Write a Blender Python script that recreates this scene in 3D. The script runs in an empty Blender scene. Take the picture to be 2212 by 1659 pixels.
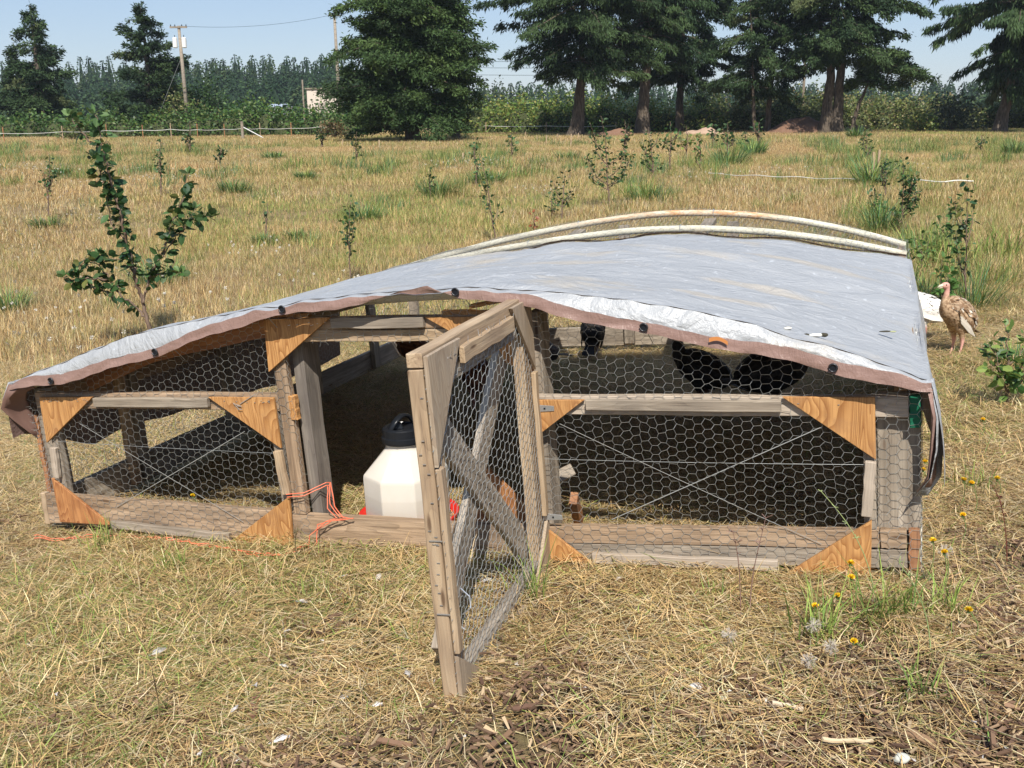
import bpy, bmesh, math, random
import numpy as np
from mathutils import Vector, Matrix, Euler, noise as mnoise
R = math.radians
rng = np.random.default_rng(7)
random.seed(7)
scene = bpy.context.scene
col = scene.collection

# ------------------------------------------------------------ camera, sky, sun
F_PX, PITCH, ROLL, CAM_H = 2220.88, 0.2539, -0.0082, 1.482      # focal length in px of a 2212 px wide frame
cp, sp = math.cos(PITCH), math.sin(PITCH)
FW = np.array([0, cp, -sp]); UP0 = np.array([0, sp, cp]); RT0 = np.array([1., 0, 0])
RT = RT0*math.cos(ROLL) + UP0*math.sin(ROLL)
UP = -RT0*math.sin(ROLL) + UP0*math.cos(ROLL)
cam_d = bpy.data.cameras.new('camera'); cam = bpy.data.objects.new('camera', cam_d); col.objects.link(cam)
cam_d.sensor_width = 36; cam_d.lens = 36*F_PX/2212; cam_d.clip_start = .05; cam_d.clip_end = 3000
cam.matrix_world = Matrix(((RT[0], UP[0], -FW[0], 0), (RT[1], UP[1], -FW[1], 0), (RT[2], UP[2], -FW[2], CAM_H), (0, 0, 0, 1)))
scene.camera = cam

SUN_EL, SUN_AZ = R(50), R(-2)            # SUN_AZ: heading of the shadows, from +Y towards +X
world = bpy.data.worlds.new('World'); scene.world = world; world.use_nodes = True
wn = world.node_tree; wn.nodes.clear()
sky = wn.nodes.new('ShaderNodeTexSky'); sky.sky_type = 'NISHITA'; sky.sun_disc = False
sky.sun_elevation = SUN_EL; sky.sun_rotation = SUN_AZ + math.pi
sky.air_density = 1.0; sky.dust_density = .35; sky.ozone_density = 1.2
bg = wn.nodes.new('ShaderNodeBackground'); bg.inputs['Strength'].default_value = 0.084
wo = wn.nodes.new('ShaderNodeOutputWorld')
smx = wn.nodes.new('ShaderNodeMix'); smx.data_type = 'RGBA'; smx.inputs[0].default_value = .55   # summer haze evens the sky out
smx.inputs[7].default_value = (2.75, 3.7, 5.7, 1)
wn.links.new(sky.outputs[0], smx.inputs[6]); wn.links.new(smx.outputs[2], bg.inputs[0]); wn.links.new(bg.outputs[0], wo.inputs[0])
sd = bpy.data.lights.new('sun', 'SUN'); sd.energy = 4.3; sd.angle = R(.53); sd.color = (1, .95, .86)
so = bpy.data.objects.new('sun', sd); col.objects.link(so)
tosun = Vector((-math.sin(SUN_AZ)*math.cos(SUN_EL), -math.cos(SUN_AZ)*math.cos(SUN_EL), math.sin(SUN_EL)))
so.rotation_euler = tosun.to_track_quat('Z', 'Y').to_euler(); so.location = (0, -5, 20)
vs = scene.view_settings
vs.view_transform = 'Standard'; vs.look = 'None'; vs.gamma = 1; vs.exposure = 0.62; vs.use_curve_mapping = False
scene.cycles.max_bounces = 6; scene.cycles.diffuse_bounces = 3; scene.cycles.glossy_bounces = 2
scene.cycles.transmission_bounces = 3; scene.cycles.transparent_max_bounces = 8; scene.cycles.caustics_reflective = False

# ------------------------------------------------------------ the lie of the land
GX, GY = 0.0757, -0.0294
def gz(x, y, lump=True):
    x = np.asarray(x, float); y = np.asarray(y, float)
    xs = x/np.power(1+np.abs(x/9)**3, 1/3); ys = np.clip(y, -6, 12)
    t = np.clip((y-9)/24, 0, 1); fade = 1-t*t*(3-2*t)
    z = (GX*xs+GY*ys)*fade - .055*np.clip((6-np.hypot(x-.4, y-4))/3, 0, 1)
    if lump:
        z = z + .012*np.sin(x*1.9+.6*np.sin(y*1.3))*np.sin(y*2.3+1.1) + .03*np.sin(x*.31+2)*np.sin(y*.23)*np.clip((y-9)/10, 0, 1)
    return z
def pray(u, v):
    d = FW + RT*(u-1106)/F_PX - UP*(v-829.5)/F_PX
    return np.array([0, 0, CAM_H]), d/np.linalg.norm(d)
def at(u, v, up=0.0):
    """point of the ground that the photograph shows at u, v (2212 px wide frame)"""
    o, d = pray(u, v); t = 1.0
    for _ in range(4000):
        p = o+d*t
        h = p[2]-up-float(gz(p[0], p[1]))
        if h < .001: break
        t += max(h*.9, .001)
        if t > 900: break
    return Vector((p[0], p[1], p[2]-up))
def at_y(u, v, y):
    o, d = pray(u, v); t = y/d[1]; return Vector(o+d*t)
def on_ground(x, y): return Vector((x, y, float(gz(x, y))))

# coop frame of reference: X along the front, left to right, Y into the depth, Z up from the slope
CA = np.array([.93859944, -.33537531, .08095986]); CB = np.array([.33664811, .94162793, -.00221062])
CN = np.array([-.07549267, .02932987, .99671491]); CO = np.array([-2.08842966, 4.36957907, -.28676238])
W, L = 3.66, 3.89
COOP = Matrix(((CA[0], CB[0], CN[0], CO[0]), (CA[1], CB[1], CN[1], CO[1]), (CA[2], CB[2], CN[2], CO[2]), (0, 0, 0, 1)))
def cw(X, Y, Z=0): return COOP @ Vector((X, Y, Z))
def cloc(x, y):
    d0, d1 = x-CO[0], y-CO[1]
    det = CA[0]*CB[1]-CA[1]*CB[0]
    return (d0*CB[1]-d1*CB[0])/det, (CA[0]*d1-CA[1]*d0)/det

# ------------------------------------------------------------ helpers
def tag(o, label=None, cat=None, group=None, kind=None):
    if label: o['label'] = label
    if cat: o['category'] = cat
    if group: o['group'] = group
    if kind: o['kind'] = kind
    return o
def empty(name, mat=None, loc=None, rz=0, parent=None):
    o = bpy.data.objects.new(name, None); col.objects.link(o); o.empty_display_size = .1
    if parent: o.parent = parent
    if mat is not None: o.matrix_basis = mat
    elif loc is not None: o.location = loc; o.rotation_euler = (0, 0, rz)
    return o
def link(name, me, parent=None, mat=None, loc=None):
    o = bpy.data.objects.new(name, me); col.objects.link(o)
    if parent: o.parent = parent
    if mat is not None: o.matrix_basis = mat
    if loc is not None: o.location = loc
    return o
def npmesh(name, V, F, material=None, C=None, smooth=False):
    """V (n,3); F list of int arrays (m,3) and/or (m,4); C per-vertex rgb"""
    V = np.asarray(V, np.float32); me = bpy.data.meshes.new(name)
    if not isinstance(F, (list, tuple)): F = [F]
    F = [np.asarray(f, np.int32) for f in F if len(f)]
    tot = np.concatenate([np.full(len(f), f.shape[1], np.int32) for f in F])
    loops = np.concatenate([f.ravel() for f in F])
    me.vertices.add(len(V)); me.vertices.foreach_set('co', V.ravel())
    me.loops.add(len(loops)); me.loops.foreach_set('vertex_index', loops)
    me.polygons.add(len(tot)); st = np.zeros(len(tot), np.int32); st[1:] = np.cumsum(tot)[:-1]
    me.polygons.foreach_set('loop_start', st); me.polygons.foreach_set('loop_total', tot)
    me.polygons.foreach_set('use_smooth', np.full(len(tot), bool(smooth)))
    me.update(calc_edges=True)
    if C is not None:
        a = me.color_attributes.new('Col', 'FLOAT_COLOR', 'POINT')
        cc = np.ones((len(V), 4), np.float32); cc[:, :3] = C; a.data.foreach_set('color', cc.ravel())
    if material: me.materials.append(material)
    return me
def bmmesh(name, bm, material=None, smooth=False):
    me = bpy.data.meshes.new(name); bm.to_mesh(me); bm.free()
    me.polygons.foreach_set('use_smooth', np.full(len(me.polygons), bool(smooth)))
    if material: me.materials.append(material)
    return me
def tube(pts, rad, n=6, closed=False, cap=True):
    """swept tube -> V, quads"""
    P = np.array([list(p) for p in pts], float); m = len(P)
    rad = np.full(m, rad) if np.isscalar(rad) else np.asarray(rad, float)
    T = np.gradient(P, axis=0); T /= np.linalg.norm(T, axis=1)[:, None]+1e-9
    ref = np.array([0, 0, 1.]) if abs(T[:, 2]).mean() < .8 else np.array([1., 0, 0])
    A = np.cross(T, ref); A /= np.linalg.norm(A, axis=1)[:, None]+1e-9; B = np.cross(T, A)
    an = np.linspace(0, 2*np.pi, n, endpoint=False)
    V = (P[:, None]+rad[:, None, None]*(A[:, None]*np.cos(an)[None, :, None]+B[:, None]*np.sin(an)[None, :, None])).reshape(-1, 3)
    i = np.arange(m-1)[:, None]*n; j = np.arange(n)[None]; k = (j+1) % n
    Q = np.stack([i+j, i+k, i+n+k, i+n+j], -1).reshape(-1, 4)
    if cap:
        V = np.vstack([V, P[0], P[-1]]); a, b = len(V)-2, len(V)-1
        jj = np.arange(n); kk = (jj+1) % n
        T1 = np.stack([np.full(n, a), kk, jj], -1); T2 = np.stack([np.full(n, b), (m-1)*n+jj, (m-1)*n+kk], -1)
        return V, [Q, np.vstack([T1, T2])]
    return V, [Q]
class MB:
    """collects pieces of one mesh"""
    def __init__(s): s.V = []; s.Q = []; s.T = []; s.C = []; s.n = 0
    def add(s, V, F, c=None):
        if not isinstance(F, (list, tuple)): F = [F]
        for f in F:
            f = np.asarray(f)
            if len(f): (s.Q if f.shape[1] == 4 else s.T).append(f+s.n)
        s.V.append(np.asarray(V, float)); s.n += len(V)
        if c is not None:
            c = np.asarray(c, float); s.C.append(np.tile(c, (len(V), 1)) if c.ndim == 1 else c)
    def mesh(s, name, material, smooth=False):
        F = []
        if s.Q: F.append(np.vstack(s.Q))
        if s.T: F.append(np.vstack(s.T))
        return npmesh(name, np.vstack(s.V), F, material, np.vstack(s.C) if s.C else None, smooth)
def boxv(c, d):
    c = np.array(c, float); d = np.array(d, float)/2
    s = np.array([[-1, -1, -1], [1, -1, -1], [1, 1, -1], [-1, 1, -1], [-1, -1, 1], [1, -1, 1], [1, 1, 1], [-1, 1, 1]])
    return c+s*d, np.array([[0, 3, 2, 1], [4, 5, 6, 7], [0, 1, 5, 4], [1, 2, 6, 5], [2, 3, 7, 6], [3, 0, 4, 7]])
def bevel(o, w=.002, seg=1):
    m = o.modifiers.new('bevel', 'BEVEL'); m.width = w; m.segments = seg; m.limit_method = 'ANGLE'; return o

# ------------------------------------------------------------ materials
class NT:
    def __init__(s, name):
        s.m = bpy.data.materials.new(name); s.m.use_nodes = True; s.t = s.m.node_tree; s.t.nodes.clear()
        s.o = s.n('ShaderNodeOutputMaterial'); s.b = s.n('ShaderNodeBsdfPrincipled'); s.l(s.b.outputs[0], s.o.inputs[0])
        s.b.inputs['Specular IOR Level'].default_value = .3
    def n(s, k, **kw):
        x = s.t.nodes.new(k)
        for a, v in kw.items(): setattr(x, a, v)
        return x
    def l(s, a, b): s.t.links.new(a, b)
    def coord(s, k='Object'): return s.n('ShaderNodeTexCoord').outputs[k]
    def mapping(s, src, scale=(1, 1, 1), rnd=False):
        mp = s.n('ShaderNodeMapping'); mp.inputs['Scale'].default_value = scale; s.l(src, mp.inputs[0])
        if rnd:
            oi = s.n('ShaderNodeObjectInfo'); ml = s.n('ShaderNodeMath', operation='MULTIPLY'); ml.inputs[1].default_value = 37.
            s.l(oi.outputs['Random'], ml.inputs[0]); s.l(ml.outputs[0], mp.inputs['Location'])
        return mp.outputs[0]
    def noise(s, src, sc=5, det=4, rough=.55, dist=0):
        x = s.n('ShaderNodeTexNoise'); x.inputs['Scale'].default_value = sc; x.inputs['Detail'].default_value = det
        x.inputs['Roughness'].default_value = rough; x.inputs['Distortion'].default_value = dist; s.l(src, x.inputs['Vector']); return x.outputs[0]
    def ramp(s, src, stops):
        r = s.n('ShaderNodeValToRGB'); e = r.color_ramp.elements
        while len(e) < len(stops): e.new(.5)
        for k, (p, c) in enumerate(stops): e[k].position = p; e[k].color = (*c, 1) if len(c) == 3 else c
        s.l(src, r.inputs[0]); return r.outputs[0]
    def mix(s, f, a, b, mode='MIX'):
        x = s.n('ShaderNodeMix', data_type='RGBA', blend_type=mode)
        for i, v in ((0, f), (6, a), (7, b)):
            if hasattr(v, 'is_output'): s.l(v, x.inputs[i])
            else: x.inputs[i].default_value = v if i == 0 else (*v, 1)
        return x.outputs[2]
    def math(s, op, a, b=None, clamp=False):
        x = s.n('ShaderNodeMath', operation=op); x.use_clamp = clamp
        for i, v in ((0, a), (1, b)):
            if v is None: continue
            if hasattr(v, 'is_output'): s.l(v, x.inputs[i])
            else: x.inputs[i].default_value = v
        return x.outputs[0]
    def bump(s, h, strength=.4, dist=.002):
        x = s.n('ShaderNodeBump'); x.inputs['Strength'].default_value = strength; x.inputs['Distance'].default_value = dist
        s.l(h, x.inputs['Height']); s.l(x.outputs[0], s.b.inputs['Normal'])
    def col(s, c):
        if hasattr(c, 'is_output'): s.l(c, s.b.inputs['Base Color'])
        else: s.b.inputs['Base Color'].default_value = (*c, 1)
    def rough(s, r): s.b.inputs['Roughness'].default_value = r
def plain(name, c, rough=.6, metal=0, var=0):
    t = NT(name); t.rough(rough); t.b.inputs['Metallic'].default_value = metal
    if var:
        nz = t.noise(t.mapping(t.coord(), (1, 1, 1), True), 14, 4)
        t.col(t.mix(nz, tuple(x*(1-var) for x in c), tuple(min(1, x*(1+var)) for x in c)))
    else: t.col(c)
    return t.m
def wood(name, lo, mid, hi, knots=True, rough=.75):
    """weathered sawn timber, grain along the local X axis"""
    t = NT(name); t.rough(rough)
    v = t.mapping(t.coord(), (1.6, 30, 30), True); v2 = t.mapping(t.coord(), (5, 140, 140), True); v3 = t.mapping(t.coord(), (3.2, 7, 7), True)
    ring = t.noise(t.mapping(t.coord(), (.9, 9, 9), True), 1.5, 2, .5, .4)
    bands = t.math('FRACT', t.math('MULTIPLY', ring, 11.))
    a = t.noise(v, 1, 5, .6); b = t.noise(v2, 1, 3, .6); c = t.noise(v3, 1, 3, .5)
    base = t.ramp(a, [(.28, lo), (.5, mid), (.72, hi)])
    base = t.mix(t.math('MULTIPLY', t.math('POWER', bands, 3.), .4), base, tuple(x*.55 for x in lo))
    base = t.mix(t.ramp(c, [(.42, (0, 0, 0)), (.68, (.75, .75, .75))]), base, tuple(x*.8+.03 for x in lo))
    if knots:
        vo = t.n('ShaderNodeTexVoronoi'); vo.inputs['Scale'].default_value = 1.0; t.l(t.mapping(t.coord(), (3.4, 16, 16), True), vo.inputs['Vector'])
        base = t.mix(t.ramp(vo.outputs['Distance'], [(.06, (.85, .85, .85)), (.13, (0, 0, 0))]), base, (.10, .055, .03))
    cr = t.ramp(b, [(.3, (1, 1, 1)), (.42, (0, 0, 0))])
    base = t.mix(t.math('MULTIPLY', cr, .5), base, (.07, .05, .04))
    t.col(base); t.bump(t.math('ADD', a, b), .7, .0025); return t.m
def plywood(name, lo, hi, dark, stain):
    """orange fir plywood, wavy cathedral grain along the local Z axis"""
    t = NT(name); t.rough(.62)
    v = t.mapping(t.coord(), (3.2, 3.2, .8), True)
    n0 = t.noise(v, 2.2, 2, .45, .5)
    bands = t.math('FRACT', t.math('MULTIPLY', n0, 26.))
    f = t.noise(t.mapping(t.coord(), (160, 160, 6), True), 1, 3, .6)
    base = t.mix(t.math('POWER', bands, 1.6), hi, lo)
    base = t.mix(t.ramp(f, [(.45, (0, 0, 0)), (.7, (.6, .6, .6))]), base, dark)
    s = t.noise(t.mapping(t.coord(), (9, 9, 6), True), 1.6, 4, .65)
    base = t.mix(t.ramp(s, [(.5, (0, 0, 0)), (.72, (.75, .75, .75))]), base, stain)
    t.col(base); t.bump(t.math('ADD', bands, f), .35, .0015); return t.m
def leafy(name, rough=.55, trans=.35, gain=1., spec=.3):
    t = NT(name); t.rough(rough); t.b.inputs['Specular IOR Level'].default_value = spec
    a = t.n('ShaderNodeAttribute'); a.attribute_name = 'Col'
    oi = t.n('ShaderNodeObjectInfo')
    k = t.math('ADD', t.math('MULTIPLY', oi.outputs['Random'], .3), .85*gain)
    sc = t.n('ShaderNodeVectorMath', operation='SCALE'); t.l(a.outputs['Color'], sc.inputs[0]); t.l(k, sc.inputs['Scale'])
    t.l(sc.outputs[0], t.b.inputs['Base Color'])
    if trans:
        tr = t.n('ShaderNodeBsdfTranslucent'); t.l(sc.outputs[0], tr.inputs[0]); mx = t.n('ShaderNodeMixShader'); mx.inputs[0].default_value = trans
        t.l(t.b.outputs[0], mx.inputs[1]); t.l(tr.outputs[0], mx.inputs[2]); t.l(mx.outputs[0], t.o.inputs[0])
    return t.m
M = {}
M['grey_wood'] = wood('weathered timber', (.17, .135, .10), (.32, .265, .205), (.49, .42, .335))
M['tan_wood'] = wood('tan sawn timber', (.30, .20, .12), (.44, .32, .20), (.56, .44, .30))
M['brown_wood'] = wood('brown weathered timber', (.17, .11, .065), (.36, .25, .16), (.55, .40, .27))
M['red_wood'] = wood('reddish timber', (.24, .10, .045), (.40, .18, .075), (.52, .28, .13))
M['pale_wood'] = wood('pale batten timber', (.36, .29, .22), (.47, .39, .31), (.57, .49, .40), False)
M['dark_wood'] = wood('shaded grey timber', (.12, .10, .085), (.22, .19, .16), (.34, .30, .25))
M['pole_wood'] = wood('pole timber', (.20, .16, .12), (.32, .27, .21), (.42, .37, .3), False)
M['ply'] = plywood('golden plywood', (.30, .13, .04), (.54, .29, .11), (.22, .09, .03), (.33, .17, .075))
M['ply_red'] = plywood('stained plywood', (.27, .10, .035), (.48, .23, .09), (.17, .07, .03), (.22, .08, .03))
M['ply_grey'] = plywood('greyed plywood', (.30, .22, .15), (.40, .32, .23), (.22, .16, .11), (.34, .27, .2))
M['green_paint'] = plain('green painted wood', (.01, .13, .07), .5, 0, .3)
M['wire'] = plain('galvanised wire', (.35, .36, .35), .42, .35)
M['bright_wire'] = plain('bright wire', (.26, .255, .24), .8, 0)
M['steel'] = plain('zinc plated steel', (.62, .64, .66), .3, .8, .1)
M['black_plastic'] = plain('black plastic', (.012, .014, .018), .3)
M['red_plastic'] = plain('red plastic', (.62, .03, .02), .35)
M['twine'] = plain('orange baling twine', (.68, .17, .09), .55, 0, .2)
M['rope'] = plain('white rope', (.72, .70, .64), .7, 0, .15)
M['white'] = plain('white paint', (.72, .72, .70), .5, 0, .1)
M['grommet'] = plain('dark grommet metal', (.05, .05, .055), .35, .7)
M['leaf'] = leafy('green leaves', .5, .3, 1.0, .4)
M['straw'] = leafy('straw and grass', .65, .22, 1.0, .25)
M['needle'] = leafy('conifer needles', .7, .12, .95, .2)
M['feather'] = leafy('feathers', .6, .12, 1.0, .3)
M['chip'] = leafy('wood chips', .85, 0, 1.0, .2)
def jug_mat():
    t = NT('milky white plastic'); t.rough(.32)
    n = t.noise(t.mapping(t.coord(), (6, 6, 3), True), 1.4, 4, .6)
    z = t.n('ShaderNodeSeparateXYZ'); t.l(t.coord(), z.inputs[0])
    c = t.mix(n, (.56, .51, .44), (.68, .64, .57)); t.col(t.mix(t.ramp(z.outputs[2], [(.03, (.5, .5, .5)), (.16, (.28, .28, .28)), (.165, (0, 0, 0))]), c, (.47, .41, .33)))
    t.b.inputs['Subsurface Weight'].default_value = .15; t.b.inputs['Subsurface Radius'].default_value = (.02, .02, .015); return t.m
M['jug'] = jug_mat()
def bark_mat():
    t = NT('fir bark'); t.rough(.9); v = t.mapping(t.coord(), (5, 5, .9))
    a = t.noise(v, 2, 6, .65); t.col(t.ramp(a, [(.3, (.035, .026, .02)), (.5, (.10, .078, .058)), (.72, (.21, .17, .13))])); t.bump(a, 1, .08); return t.m
M['bark'] = bark_mat()
M['twig'] = plain('sapling bark', (.16, .11, .08), .7, 0, .25)
def pvc_mat(orange):
    t = NT('cream pvc pipe' + (' stained orange' if orange else '')); t.rough(.4)
    n = t.noise(t.mapping(t.coord(), (6, 6, 20)), 1, 5, .6); c = t.mix(t.ramp(n, [(.4, (0, 0, 0)), (.75, (1, 1, 1))]), (.74, .71, .58), (.62, .56, .41))
    if orange:
        x = t.n('ShaderNodeSeparateXYZ'); t.l(t.coord(), x.inputs[0])
        band = t.ramp(t.math('MULTIPLY', x.outputs[0], .27), [(.30, (0, 0, 0)), (.55, (.75, .75, .75)), (.72, (1, 1, 1)), (.80, (0, 0, 0))])
        n2 = t.noise(t.mapping(t.coord(), (9, 60, 60)), 1, 4, .6)
        c = t.mix(t.math('MULTIPLY', band, t.ramp(n2, [(.42, (.15, .15, .15)), (.6, (1, 1, 1))])), c, (.72, .33, .10))
    t.col(c); return t.m
M['pvc'] = pvc_mat(False); M['pvc_orange'] = pvc_mat(True)
DIRT = [(3.15, .85, .30, .10), (3.25, 1.75, .34, .16), (2.2, 1.0, .38, .10), (1.6, 1.6, .34, .2), (2.7, 1.5, .28, .10), (3.0, .35, .22, .06)]
def tarp_mat():
    t = NT('silver polyethylene tarp'); co = t.coord()
    w1 = t.noise(t.mapping(co, (2.6, 3.0, 3)), 1.6, 5, .55, 1.6); w2 = t.noise(t.mapping(co, (16, 20, 14)), 1, 4, .6, .8); w3 = t.noise(t.mapping(co, (300, 300, 300)), 1, 1)
    ridged = t.math('ABSOLUTE', t.math('SUBTRACT', w1, .5)); ridged2 = t.math('ABSOLUTE', t.math('SUBTRACT', w2, .5))
    c = t.mix(w1, (.31, .32, .33), (.42, .43, .44))
    d = t.noise(t.mapping(co, (1.3, 1.9, 1)), 1.5, 5, .62, .3)
    c = t.mix(t.ramp(d, [(.58, (0, 0, 0)), (.72, (.8, .8, .8))]), c, (.46, .40, .31))
    for (px_, py_, rx_, ry_) in DIRT:
        sx = t.n('ShaderNodeSeparateXYZ'); t.l(co, sx.inputs[0]); q = t.math('ADD', t.math('POWER', t.math('MULTIPLY', t.math('SUBTRACT', sx.outputs[0], px_), 1/rx_), 2.), t.math('POWER', t.math('MULTIPLY', t.math('SUBTRACT', sx.outputs[1], py_), 1/ry_), 2.))
        q = t.math('ADD', q, t.math('MULTIPLY', t.math('SUBTRACT', d, .5), 5.)); c = t.mix(t.ramp(q, [(.1, (.6, .6, .6)), (.95, (0, 0, 0))]), c, (.50, .43, .33))
    e = t.noise(t.mapping(co, (30, 14, 30)), 1, 3, .6)
    c = t.mix(t.ramp(e, [(.64, (0, 0, 0)), (.72, (.45, .45, .45))]), c, (.66, .69, .72))
    ge = t.n('ShaderNodeNewGeometry'); c = t.mix(ge.outputs['Backfacing'], c, (.17, .10, .08))
    weave = t.n('ShaderNodeTexChecker'); weave.inputs['Scale'].default_value = 260; t.l(co, weave.inputs['Vector']); c = t.mix(.06, c, weave.outputs['Color'])
    t.col(c); t.rough(.46); t.b.inputs['Metallic'].default_value = .08; t.b.inputs['Specular IOR Level'].default_value = .45
    tr = t.n('ShaderNodeBsdfTranslucent'); tr.inputs[0].default_value = (.55, .42, .30, 1); mx = t.n('ShaderNodeMixShader'); mx.inputs[0].default_value = .03
    t.l(t.b.outputs[0], mx.inputs[1]); t.l(tr.outputs[0], mx.inputs[2]); t.l(mx.outputs[0], t.o.inputs[0])
    h = t.math('ADD', t.math('ADD', t.math('MULTIPLY', ridged, 1.6), t.math('MULTIPLY', ridged2, .5)), t.math('MULTIPLY', w3, .04))
    t.bump(h, .6, .03); return t.m
M['tarp'] = tarp_mat()
def hem_mat():
    t = NT('brown tarp hem'); co = t.coord(); n = t.noise(t.mapping(co, (12, 40, 40)), 1, 4, .6)
    t.col(t.mix(n, (.18, .11, .09), (.33, .215, .18))); t.rough(.38)
    w3 = t.noise(t.mapping(co, (260, 260, 260)), 1, 1); cr = t.noise(t.mapping(co, (26, 26, 9)), 1, 3, .6, 1.0); t.bump(t.math('ADD', t.math('ADD', n, t.math('MULTIPLY', w3, .3)), t.math('MULTIPLY', t.math('ABSOLUTE', t.math('SUBTRACT', cr, .5)), 3.)), .45, .006); return t.m
M['hem'] = hem_mat()
M['tarp_under'] = plain('brown tarp underside', (.17, .10, .08), .5, 0, .2)
def ground_mat():
    t = NT('dry pasture soil and thatch'); co = t.coord(); t.rough(.95)
    big = t.noise(co, .35, 4, .55); mid = t.noise(co, 2.2, 5, .6); fine = t.noise(co, 38, 5, .7)
    c = t.ramp(mid, [(.3, (.15, .105, .055)), (.5, (.28, .20, .10)), (.7, (.40, .30, .155))])
    c = t.mix(t.ramp(big, [(.45, (0, 0, 0)), (.66, (.65, .65, .65))]), c, (.17, .17, .06))
    c = t.mix(t.ramp(fine, [(.35, (.65, .65, .65)), (.6, (0, 0, 0))]), c, (.09, .06, .035))
    # bark mulch, lower right
    x = t.n('ShaderNodeSeparateXYZ'); t.l(co, x.inputs[0])
    m = t.math('SUBTRACT', t.math('ADD', t.math('MULTIPLY', t.math('MINIMUM', x.outputs[0], 1.7), .55), t.math('MULTIPLY', mid, 1.0)), t.math('MULTIPLY', t.math('SUBTRACT', x.outputs[1], 2.3), 1.35))
    c = t.mix(t.ramp(m, [(.25, (0, 0, 0)), (.6, (.9, .9, .9))]), c, t.mix(fine, (.055, .028, .018), (.15, .075, .045)))
    t.col(c); t.bump(fine, .8, .03); return t.m
M['ground'] = ground_mat()
M['dirt'] = plain('bare reddish earth', (.20, .115, .075), .95, 0, .35)
M['pale_dirt'] = plain('pale earth', (.42, .29, .21), .95, 0, .25)

# ------------------------------------------------------------ ground sheet
def build_ground():
    u = np.linspace(-1, 1, 230); xs = np.sign(u)*(np.abs(u)*7+np.abs(u)**6*893)
    v = np.linspace(0, 1, 260); ys = -8+v*22+v**7*1486
    X, Y = np.meshgrid(xs, ys); Z = gz(X, Y)
    # the far land climbs a little so that the wood stands on a low rise
    Z = Z + 3.0*np.clip((Y-150)/250, 0, 1)**1.5
    V = np.stack([X, Y, Z], -1).reshape(-1, 3); nx = len(xs); ny = len(ys)
    i = np.arange(ny-1)[:, None]*nx+np.arange(nx-1)[None]
    Q = np.stack([i, i+1, i+nx+1, i+nx], -1).reshape(-1, 4)
    o = link('ground', npmesh('ground', V, Q, M['ground'], smooth=True)); tag(o, kind='structure')
build_ground()

# ------------------------------------------------------------ blades and scatter
def blades(P, az, ln, wd, pitch, curl, C, tipw=.25, bend=None):
    """P (n,3) base, az heading, pitch angle up from level, curl = drop at the tip as a share of the length"""
    n = len(P); h = np.stack([np.cos(az), np.sin(az)], -1); s = np.stack([-np.sin(az), np.cos(az), np.zeros(n)], -1)
    def pt(t):
        q = np.empty((n, 3)); q[:, :2] = P[:, :2]+h*(ln*t*np.cos(pitch))[:, None]+h*(ln*curl*t*t*.5*np.sin(pitch))[:, None]
        q[:, 2] = P[:, 2]+ln*t*np.sin(pitch)-ln*curl*t*t*.5
        if bend is not None: q += s*(ln*bend*t*t)[:, None]
        return q
    a, b, c = pt(0), pt(.55), pt(1.)
    w = wd[:, None]*s/2
    V = np.stack([a-w, a+w, b-w*.85, b+w*.85, c-w*tipw, c+w*tipw], 1).reshape(-1, 3)
    k = np.arange(n)[:, None]*6
    Q = np.concatenate([k+np.array([[0, 1, 3, 2]]), k+np.array([[2, 3, 5, 4]])])
    return V, Q, np.repeat(C, 6, 0)
PAL = {'tan': (.64, .46, .225), 'pale': (.78, .64, .385), 'gold': (.64, .45, .19), 'olive': (.29, .28, .09), 'green': (.15, .24, .055),
       'lime': (.30, .38, .09), 'brown': (.26, .15, .065), 'blue': (.10, .20, .09), 'grey': (.42, .36, .26)}
def pick(n, mixture):
    ks = list(mixture); p = np.array([mixture[k] for k in ks], float); p /= p.sum()
    c = np.array([PAL[k] for k in ks])[rng.choice(len(ks), n, p=p)]
    return c*rng.uniform(.72, 1.15, (n, 1))*rng.uniform(.94, 1.06, (n, 3))
def mat_patch(n, size, mixture, zmax=.028, up=.12, lmin=.035, lmax=.13, w=(.0014, .0032)):
    """a mat of mown, trampled straw lying in loose combed bunches"""
    nb = 26; bc = rng.uniform(-size/2, size/2, (nb, 2)); ba = rng.uniform(0, 2*np.pi, nb); bt = rng.uniform(.78, 1.18, nb); k = rng.integers(0, nb, n)
    P = np.empty((n, 3)); P[:, :2] = bc[k]+rng.normal(0, size*.10, (n, 2)); loose = rng.random(n) < .4; P[loose, :2] = rng.uniform(-size/2, size/2, (loose.sum(), 2)); P[:, 2] = rng.uniform(0, zmax, n)
    az = ba[k]+rng.normal(0, .38, n); az[loose] = rng.uniform(0, 2*np.pi, loose.sum()); pitch = np.abs(rng.normal(0, up, n)); ln = lmin+(lmax-lmin)*rng.beta(1.3, 2.2, n)*1.3
    V, Q, C = blades(P, az, ln, rng.uniform(*w, n), pitch, rng.uniform(0, .5, n)*np.clip(pitch*5, 0, 1), pick(n, mixture)*bt[k][:, None], .3, rng.normal(0, .22, n))
    return npmesh('straw patch', V, Q, M['straw'], C)
def stand_patch(n, size, mixture, h=(.12, .35), w=(.002, .005), lean=.45, curl=.5):
    P = np.stack([rng.uniform(-size/2, size/2, n), rng.uniform(-size/2, size/2, n), np.full(n, -.01)], -1)
    pitch = np.pi/2-np.abs(rng.normal(0, lean, n)); ln = rng.uniform(*h, n)
    V, Q, C = blades(P, rng.uniform(0, 2*np.pi, n), ln, rng.uniform(*w, n), np.clip(pitch, .15, 1.57), rng.uniform(0, curl, n), pick(n, mixture), .15)
    return npmesh('grass patch', V, Q, M['straw'], C)
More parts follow.
